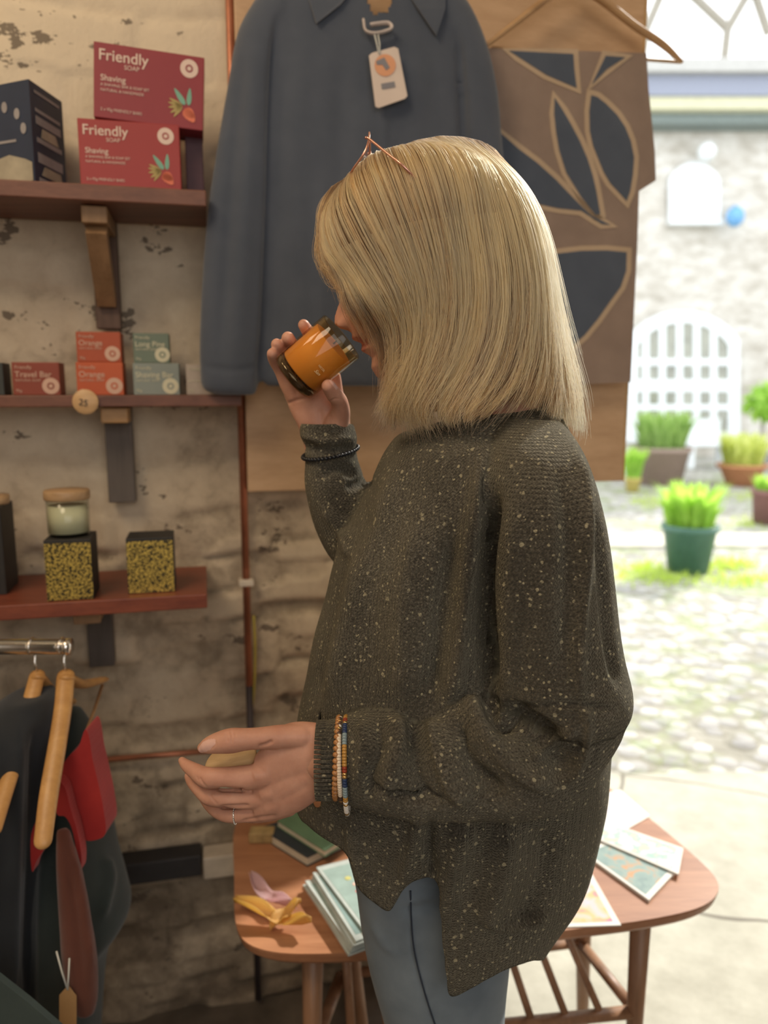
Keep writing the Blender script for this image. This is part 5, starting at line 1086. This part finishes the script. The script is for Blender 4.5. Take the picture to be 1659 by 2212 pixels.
def grow(P, g):
    P = np.array(P, float); n = len(P); A = sum(P[i][0]*P[(i+1) % n][1]-P[(i+1) % n][0]*P[i][1] for i in range(n)); sg = 1 if A > 0 else -1; out = []
    for i in range(n):
        e1 = P[i]-P[i-1]; e2 = P[(i+1) % n]-P[i]; n1 = np.array([e1[1], -e1[0]])/(np.linalg.norm(e1)+1e-9); n2 = np.array([e2[1], -e2[0]])/(np.linalg.norm(e2)+1e-9); m = n1+n2; m = m/(np.linalg.norm(m)+1e-9); k = min(1.6, 1/max(.5, float(m@n1))); out.append(P[i]+m*g*k*sg)
    return [tuple(p) for p in out]
NV_ = [[(1100, 110), (1238, 117), (1240, 150), (1245, 190), (1180, 162), (1118, 122)], [(1308, 121), (1350, 124), (1310, 150), (1278, 183)],
    [(1198, 212), (1215, 238), (1233, 269), (1252, 305), (1268, 342), (1280, 380), (1287, 411), (1296, 462), (1287, 465), (1255, 425), (1223, 373), (1208, 325), (1201, 285), (1197, 245)],
    [(1277, 206), (1290, 210), (1308, 224), (1332, 248), (1350, 275), (1362, 305), (1369, 340), (1366, 380), (1360, 415), (1353, 434), (1335, 414), (1318, 396), (1304, 372), (1293, 345), (1281, 315), (1274, 283), (1273, 240)],
    [(1078, 285), (1120, 322), (1160, 352), (1200, 388), (1240, 430), (1275, 465), (1318, 486), (1300, 484), (1255, 455), (1207, 450), (1160, 440), (1110, 425), (1080, 400)],
    [(1120, 560), (1179, 551), (1255, 542), (1310, 541), (1353, 545), (1352, 585), (1340, 620), (1318, 650), (1290, 690), (1262, 724), (1235, 748), (1180, 770), (1120, 770)]]
appl([grow(P, 11) for P in NV_], M_TT, 'tan_leaf_outline', .0012, GO+.0082); appl(NV_, M_TN, 'navy_leaf_print', .0012, GO+.0096)
hh_ = thing('trouser_hanger', atw(1230, 0, GO+.01), 'broad pale wooden hanger with crossbar holding the leaf-print top', 'hanger'); q = MB()
q.capsule([atw(1240, -35, GO+.012), atw(1300, 0, GO+.014), atw(1370, 55, GO+.016), atw(1430, 95, GO+.016), atw(1470, 132, GO+.016)], [.010, .011, .010, .010, .006], 12, 0, 6, .6); q.build('arm', wood('hanger_ash', (.40, .23, .11), (.56, .35, .18)), hh_, True)
q = MB(); q.capsule([atw(1240, -35, GO+.012), atw(1185, -5, GO+.014), atw(1120, 45, GO+.016), (atw(1055, 95, GO+.016))], [.010, .011, .010, .007], 12, 0, 6, .6); q.build('arm', bpy.data.materials['hanger_ash'], hh_, True)
q = MB(); q.tube([atw(1062, 104, GO+.003), atw(1470, 134, GO+.003)], .0036, 10); q.build('crossbar', bpy.data.materials['hanger_ash'], hh_, True)
q = MB(); q.tube(catmull(np.array([atw(1240, -35, GO+.012), atw(1240, -80, GO), atw(1255, -110, GO-.02), atw(1242, -130, GO-.04)]), 5), .0018, 8); q.build('hook', M_SIL, hh_, True)

# ---- clothes rail with two garments at the lower left
RY = 1.17
rl = thing('clothes_rail', at(60, 1397, RY), 'short end of a steel clothes rail below the lowest shelf', 'rail')
zr = at(130, 1397, RY)[2]; xr_ = at(143, 1397, RY)[0]; q = MB(); q.tube([(-1.4, RY, zr), (xr_, RY, zr)], .0122, 20); q.build('tube', plain('brushed_steel', (.72, .68, .62), .22, 1, .04, 30, 0), rl, True)
q = MB(); q.tube([(xr_-.004, RY, zr), (xr_+.008, RY, zr)], .0135, 20); q.build('end_cap', M_SIL, rl, True)
q = MB(); q.tube([(-1.3, RY, zr), (-1.3, RY, .0)], .0122, 16); q.build('upright', bpy.data.materials['brushed_steel'], rl, True)
M_HW = wood('hanger_beech', (.44, .22, .07), (.62, .34, .12), .4, 1, (0, 0, 0), (20, 20, 20))
def rail_hanger(label, px, arm_pts, far_pts, rings=.006):
    x = at(px, 1397, RY)[0]; t_ = thing('clothes_hanger', (x, RY, zr), label, 'hanger', 'wooden hangers on the steel rail')
    q = MB(); pts = [(x, RY+.014*math.sin(a), zr+.014*math.cos(a)+.0) for a in np.linspace(-2.2, 2.6, 14)]; nk = at(arm_pts[0][0], arm_pts[0][1], arm_pts[0][2]); pts += [((x+nk[0])/2, RY, (zr+nk[2])/2), tuple(nk)]
    q.tube(pts, .0019, 8); q.build('hook', M_SIL, t_, True)
    for A in (arm_pts, far_pts):
        q = MB(); q.capsule([at(a, b_, c) for a, b_, c, _ in A], [r for *_, r in A], 14, 0, 6, .55); q.build('arm', M_HW, t_, True)
    return t_
rail_hanger('wooden hanger nearer the left edge on the rail', 70, [(80, 1462, 1.17, .013), (62, 1530, 1.13, .013), (38, 1620, 1.08, .013), (8, 1720, 1.02, .012), (-12, 1790, .98, .011)], [(84, 1466, 1.17, .013), (105, 1490, 1.22, .013), (150, 1515, 1.30, .012)])
rail_hanger('wooden hanger nearest the rail end, in front of the red dress', 134, [(142, 1462, 1.17, .014), (136, 1530, 1.13, .0135), (122, 1620, 1.08, .0135), (105, 1720, 1.03, .0135), (93, 1815, .99, .0125)], [(145, 1466, 1.17, .014), (178, 1478, 1.24, .014), (223, 1468, 1.33, .010)])
M_DG = cloth('dark_green_navy', (.014, .022, .020), (.024, .034, .032), 2000, .9, .2); M_DN = cloth('dark_navy_wool', (.012, .015, .020), (.020, .024, .030), 2000, .9, .2); M_RD = cloth('red_cotton', (.34, .012, .012), (.44, .022, .018), 2000, .85, .2); M_RU = cloth('rust_linen', (.115, .034, .020), (.16, .050, .030), 1500, .9, .2)
def garment(rows, mat, name, par, strokes=(), m=90, n=64):
    V, Fc, UV = rowloft(rows, m, n, 2.2); mb_ = MB(); mb_.add(V, Fc); V, Fc = fuse(mb_, .006, 2); V = sculpt(V, Fc, list(strokes)); return mesh_np(name, V, Fc, mat, par)
d1 = thing('hanging_dress', at(40, 1480, 1.15), 'black-navy garment on the left hanger, cut by the left edge', 'garment')
garment([(1500, 20, 110, 1.15, .05), (1560, -60, 120, 1.14, .10), (1700, -180, 100, 1.13, .13), (1900, -220, 80, 1.12, .13), (2100, -240, 70, 1.11, .13), (2260, -250, 64, 1.10, .13), (2420, -250, 60, 1.10, .12)], M_DN, 'cloth_panel', d1, [([(40, 1560), (30, 1800), (20, 2200)], 14, .012), ([(80, 1560), (75, 1800), (60, 2200)], 12, -.012), ([(110, 1600), (112, 1900), (95, 2200)], 12, .008)])
d2 = thing('hanging_dress', at(170, 1500, 1.2), 'dark green dress with red bodice hanging at the rail end', 'garment')
garment([(1530, 135, 172, 1.25, .02), (1590, 124, 196, 1.24, .05), (1650, 116, 208, 1.23, .07), (1750, 104, 224, 1.22, .09), (1850, 92, 240, 1.21, .10), (1930, 86, 262, 1.20, .105), (1985, 84, 272, 1.20, .105), (2040, 80, 236, 1.20, .10), (2120, 76, 216, 1.20, .095), (2300, 70, 204, 1.20, .09)], M_DG, 'skirt', d2, [([(225, 1850), (235, 1900), (215, 1990)], 12, .01), ([(100, 1850), (95, 2000), (90, 2200)], 12, .01)])
def onY(polys, Y, mat, nm, par, th=.012):
    q = MB()
    for P in polys:
        S_ = smooth_poly(P, 4); C = np.mean([np.array(at(x, y, Y)) for x, y in S_], axis=0); q.prism([at(x, y, Y) for x, y in S_], (0, th, 0))
    o = q.build(nm, mat, par); return o
onY([[(183, 1577), (192, 1590), (200, 1640), (206, 1665), (214, 1700), (224, 1750), (228, 1800), (205, 1815), (180, 1812), (165, 1780), (150, 1720), (135, 1690), (128, 1665), (150, 1632), (170, 1612)]], 1.105, M_RD, 'bodice', d2, .05)
onY([[(122, 1690), (140, 1700), (152, 1745), (168, 1800), (176, 1850), (172, 1880), (158, 1800), (142, 1765), (122, 1756)], [(85, 1765), (94, 1790), (96, 1830), (78, 1862), (70, 1884), (66, 1850), (68, 1800)]], 1.08, M_RD, 'strap', d2, .02)
q = MB(); q.tube([at(221, 1480, 1.31), at(205, 1530, 1.24), at(186, 1582, 1.15)], .0028, 8); q.build('string_strap', plain('tan_cord', (.40, .22, .10), .8), d2, True)
d3 = thing('scarf', at(150, 1790, 1.05), 'rust brown linen scarf falling in front of the dark green dress', 'scarf')
garment([(1790, 122, 150, 1.055, .008), (1840, 122, 164, 1.055, .014), (1900, 124, 180, 1.055, .018), (2000, 130, 198, 1.055, .020), (2080, 136, 210, 1.055, .020), (2150, 152, 211, 1.055, .018), (2190, 165, 205, 1.055, .012)], M_RU, 'cloth_panel', d3, [([(140, 1820), (160, 1950), (180, 2150)], 8, -.006), ([(155, 1840), (180, 1950), (200, 2100)], 7, .005)])
t_ = thing('swing_tag', at(147, 2150, 1.03), 'kraft paper swing tag on a white string below the rust scarf', 'tag')
q = MB(); q.prism([at(*p, 1.025) for p in [(128, 2150), (142, 2134), (150, 2132), (165, 2152), (165, 2212), (158, 2235), (128, 2235)]], (0, .0008, 0)); q.build('card', plain('kraft_card', (.48, .28, .12), .8, 0, .06, 30, 0), t_)
q = MB(); q.tube([at(122, 2055, 1.03), at(134, 2100, 1.026), at(146, 2138, 1.024)], .0013, 6); q.tube([at(150, 2070, 1.03), at(148, 2110, 1.026), at(146, 2138, 1.024)], .0013, 6); q.build('string', bpy.data.materials['white_string'], t_, True)
q = MB(); q.prism([at(-80, 2100, .93), at(-10, 2110, .93), at(60, 2165, .93), at(130, 2225, .93), at(180, 2300, .93), at(-80, 2400, .93)], (0, .01, 0)); tag(q.build('folded_cloth', cloth('teal_grey_cloth', (.035, .055, .052), (.05, .075, .07), 1500)), 'dark teal cloth filling the lower left corner in front of the dresses', 'cloth')

# ---- mid-century side table
TZ = .48
M_TK = wood('teak', (.30, .125, .060), (.46, .22, .115), .38, 1, (0, 0, 0), (3, 34, 34)); M_TK2 = wood('teak_leg', (.22, .115, .062), (.38, .205, .115), .45, 1, (0, 0, 0), (34, 34, 3))
tb = thing('side_table', atz(950, 1900, TZ)*[1, 1, 0], 'low teak table with rounded corners and a slatted rack below, covered with cards', 'table')
outl = [(505, 1800), (506, 1900), (508, 1985), (528, 2032), (590, 2056), (700, 2060), (850, 2050), (1050, 2030), (1250, 2006), (1400, 1986), (1505, 1962), (1548, 1932), (1545, 1895), (1490, 1840), (1400, 1765), (1335, 1716), (1280, 1690), (1100, 1680), (800, 1690), (620, 1738), (528, 1768)]
P = [atz(x, y, TZ) for x, y in outl]; P = [p if True else p for p in P]; SP = smooth_poly(P, 5); ctr = np.mean(SP, axis=0)
q = MB(); n = len(SP); lay = [(1.0, 0), (1.0, -.004), (.992, -.016), (.975, -.022)]
VV_ = []; 
for k, dz in lay: VV_ += [ctr+(p-ctr)*k+np.array([0, 0, dz]) for p in SP]
q.add(VV_, [list(range(n))] + [[l*n+i, (l+1)*n+i, (l+1)*n+(i+1) % n, l*n+(i+1) % n] for l in range(3) for i in range(n)] + [[3*n+i for i in range(n)][::-1]]); q.build('table_top', M_TK, tb)
def leg(px, py, dx, dy, r0=.019, r1=.011):
    a = atz(px, py, TZ-.022); q = MB(); q.tube([a, a+np.array([dx, dy, -(TZ-.022)])], [r0, r1], 14); q.build('leg', M_TK2, tb, True); return a
LA = leg(1385, 1968, .0, .0); LB = leg(676, 2030, -.01, .0); LC = leg(1262, 1840, .02, .02); LD_ = leg(735, 1900, .06, -.03)
for a, b_ in ((LA, LC), (LB, LD_)):
    q = MB(); q.box(tuple((a+b_)/2-np.array([0, 0, .012])), (.03, np.linalg.norm((a-b_)[:2]), .022)); q.build('side_rail', M_TK2, tb)
def bar(p, q_, r, nm): 
    m_ = MB(); m_.tube([p, q_], r, 10, 0, True, .6); m_.build(nm, M_TK2, tb, True)
zr0 = .255; RA, RB = LA*[1, 1, 0]+[0, 0, zr0], LB*[1, 1, 0]+[0, 0, zr0]; RC, RD_ = LC*[1, 1, 0]+[0, 0, zr0], LD_*[1, 1, 0]+[0, 0, zr0]
bar(RA, RB, .014, 'stretcher'); bar(RC, RD_, .012, 'stretcher'); bar(RA, RC, .012, 'stretcher'); bar(RB, RD_, .012, 'stretcher')
for k in range(1, 9):
    f = k/9; lo = RB*(1-f)+RA*f; hi = (LD_*(1-f)+LC*f); hi = hi*[1, 1, 0]+[-.05, -.04, TZ-.024]; bar(lo, hi, .008, 'slat')

# things on the table
def card(name, label, cat, pts, z, th, mat, inner=None, group=None, inset=9):
    P = [atz(x, y, z+th) for x, y in pts]; t_ = thing(name, np.mean(P, axis=0)-[0, 0, th], label, cat, group); q = MB(); q.prism([p-[0, 0, th] for p in P], (0, 0, th)); q.build('card', mat, t_)
    if inner:
        C = np.mean(P, axis=0); I = [C+(p-C)*.86 for p in P]
        q = MB(); q.prism([p+[0, 0, .0001] for p in I], (0, 0, .0002)); q.build('picture', inner, t_)
        return t_, C, I
    return t_, None, None
def printmat(nm, cols, scale=30):
    m, nt, b = newmat(nm); f = noise(nt, coord(nt), scale, 2, .5, 1.2); st = [(.30+.4*i/(len(cols)-1), c) for i, c in enumerate(cols)]; nt.links.new(ramp(nt, f, st), b.inputs['Base Color']); b.inputs['Roughness'].default_value = .55; return m
M_PW = plain('white_card', (.80, .78, .72), .6, 0, .03, 20, 0)
card('print', 'pastel patterned print lying furthest right at the back of the table', 'card', [(1268, 1722), (1340, 1706), (1405, 1762), (1346, 1796), (1262, 1778)], TZ, .0015, M_PW, printmat('pastel_print', [(.75, .68, .55), (.68, .58, .70), (.80, .70, .55), (.72, .72, .75)], 38))
card('greeting_card', 'dark teal bordered card lying under the pale one on the table', 'card', [(1252, 1836), (1310, 1818), (1462, 1880), (1402, 1944)], TZ, .006, M_PW, printmat('teal_print', [(.18, .27, .26), (.22, .32, .30), (.26, .36, .33), (.55, .28, .12)], 30))
card('greeting_card', 'pale green floral card lying on top of the teal one', 'card', [(1268, 1802), (1310, 1774), (1476, 1832), (1466, 1888)], TZ+.0062, .004, M_PW, printmat('floral_print', [(.78, .75, .65), (.72, .80, .70), (.30, .62, .45), (.78, .62, .42)], 34))
card('print', 'orange and violet print lying nearest the jumper hem on the table', 'card', [(1150, 1880), (1268, 1868), (1342, 1998), (1200, 2003), (1130, 1990)], TZ, .002, M_PW, printmat('sunset_print', [(.62, .55, .66), (.72, .55, .50), (.80, .50, .20), (.55, .18, .30)], 22))
M_CT = plain('card_teal', (.30, .42, .40), .5, 0, .12, 30, 0); M_CTs = [plain('card_teal_'+n, c, .5, 0, .12, 40, 0) for n, c in (('a', (.26, .38, .37)), ('b', (.34, .46, .43)), ('c', (.40, .50, .47)))]
zz = TZ; M_CW = plain('card_edge', (.50, .56, .54), .6)
for k in range(8):
    poly = [(655, 1912), (740, 1895), (850, 2018), (752, 2058)]
    dx, dy = [(0, 0), (3, 6), (1, -4), (10, -8), (7, -16), (20, -22), (24, -36), (40, -62)][k]; rot_ = [0, .02, -.02, .03, -.02, .04, .02, -.05][k]
    c_ = np.mean(poly, axis=0); poly = [(c_[0]+(x-c_[0])-(y-c_[1])*rot_*1.2+dx*.8, c_[1]+(y-c_[1])+(x-c_[0])*rot_+dy*.7) for x, y in poly]
    lab = ['bottom', 'second', 'third', 'fourth', 'fifth', 'sixth', 'seventh', 'topmost'][k]
    t_, C, I = card('greeting_card', '%s teal greeting card of the fanned stack beside the jeans' % lab, 'card', poly, zz, .0038, M_CW, M_CTs[k % 3], 'teal greeting cards in the fanned stack'); zz += .0040
    if k == 7:
        q = MB()
        for (u, v, r, mi) in ((.45, .75, .006, 0), (.5, .62, .005, 1), (.42, .5, .004, 2), (.55, .45, .0045, 2), (.38, .3, .003, 2)):
            a, b_, c, d = I; p = (a*(1-u)+b_*u)*v + (d*(1-u)+c*u)*(1-v); q.lathe([(.0003, 0), (r, 0), (r*.9, .0005), (.0003, .0006)], Matrix.Translation(p+[0, 0, .0004]), 12, mi)
        q.build('flower_print', [plain('yel_dot', (.62, .60, .22), .7), plain('pink_dot', (.75, .50, .42), .7), plain('red_dot', (.70, .14, .12), .7)], t_)
def book(label, pts, z, h, mat, pages=None):
    P = [atz(x, y, z+h) for x, y in pts]; t_ = thing('book', np.mean(P, axis=0)-[0, 0, h], label, 'book'); q = MB(); q.prism([p-[0, 0, h] for p in P], (0, 0, .002)); q.prism([p-[0, 0, .002] for p in P], (0, 0, .002)); q.build('cover', mat, t_)
    C = np.mean(P, axis=0); q = MB(); q.prism([C+(p-C)*.97-[0, 0, h-.002] for p in P], (0, 0, h-.004)); q.build('pages', pages or plain('page_cream', (.62, .56, .44), .8), t_)
book('sage green book lying at the back left of the table', [(598, 1772), (660, 1742), (760, 1800), (702, 1838)], TZ+.021, .014, plain('sage_cloth', (.12, .21, .12), .7)); book('dark navy book lying under the sage green one', [(560, 1788), (640, 1762), (740, 1815), (664, 1852)], TZ, .02, plain('navy_cloth', (.035, .045, .055), .6))
q = MB(); q.box(tuple(atz(566, 1803, TZ+.012)), (.05, .03, .022), None, .003); tag(q.build('matchbox', plain('tan_box', (.36, .25, .11), .7, 0, .3, 60)), 'small tan and gold box lying in front of the dark navy book', 'box')
# curled dry leaf with pale fibres
M_LF = leafmat('dry_leaf', (.50, .28, .07), (.72, .48, .18)); lf = thing('dried_leaf', atz(590, 1975, TZ), 'curled dry golden leaf lying on the sunny corner of the table', 'leaf')
def curl(pts, wd, nm, mat, amp):
    P = catmull(np.array([atz(x, y, z) for x, y, z in pts]), 5); V = []; n = len(P)
    for i, p in enumerate(P):
        t = i/(n-1); d = P[min(i+1, n-1)]-P[max(i-1, 0)]; d /= np.linalg.norm(d)+1e-9; s_ = np.cross(d, [0, 0, 1]); w_ = wd*math.sin(PI*min(1, t*1.02+.06))**.7
        for k in range(7):
            u = (k-3)/3; V.append(p+s_*w_*u+np.array([0, 0, amp*u*u*(1+.5*math.sin(9*t))+.002*math.sin(14*t+3*u)]))
    q = MB(); q.add(V, [[i*7+k, (i+1)*7+k, (i+1)*7+k+1, i*7+k+1] for i in range(n-1) for k in range(6)]); o = q.build(nm, mat, lf, True); sm = o.modifiers.new('t', 'SOLIDIFY'); sm.thickness = .001
curl([(506, 1950, TZ+.02), (555, 1968, TZ+.016), (600, 1990, TZ+.010), (640, 1996, TZ+.012), (672, 1996, TZ+.02)], .013, 'blade', M_LF, .012)
curl([(585, 2010, TZ+.003), (605, 1985, TZ+.012), (630, 1965, TZ+.022), (650, 1950, TZ+.03)], .014, 'blade', M_LF, .008)
sh_ = thing('paper_curl', atz(600, 1930, TZ), 'lilac tissue paper curl behind the golden leaf on the table', 'paper'); lf = sh_
curl([(540, 1895, TZ+.035), (556, 1920, TZ+.02), (590, 1945, TZ+.015), (640, 1965, TZ+.01)], .014, 'sheet', leafmat('lilac_tissue', (.48, .32, .30), (.62, .46, .48)), .012)
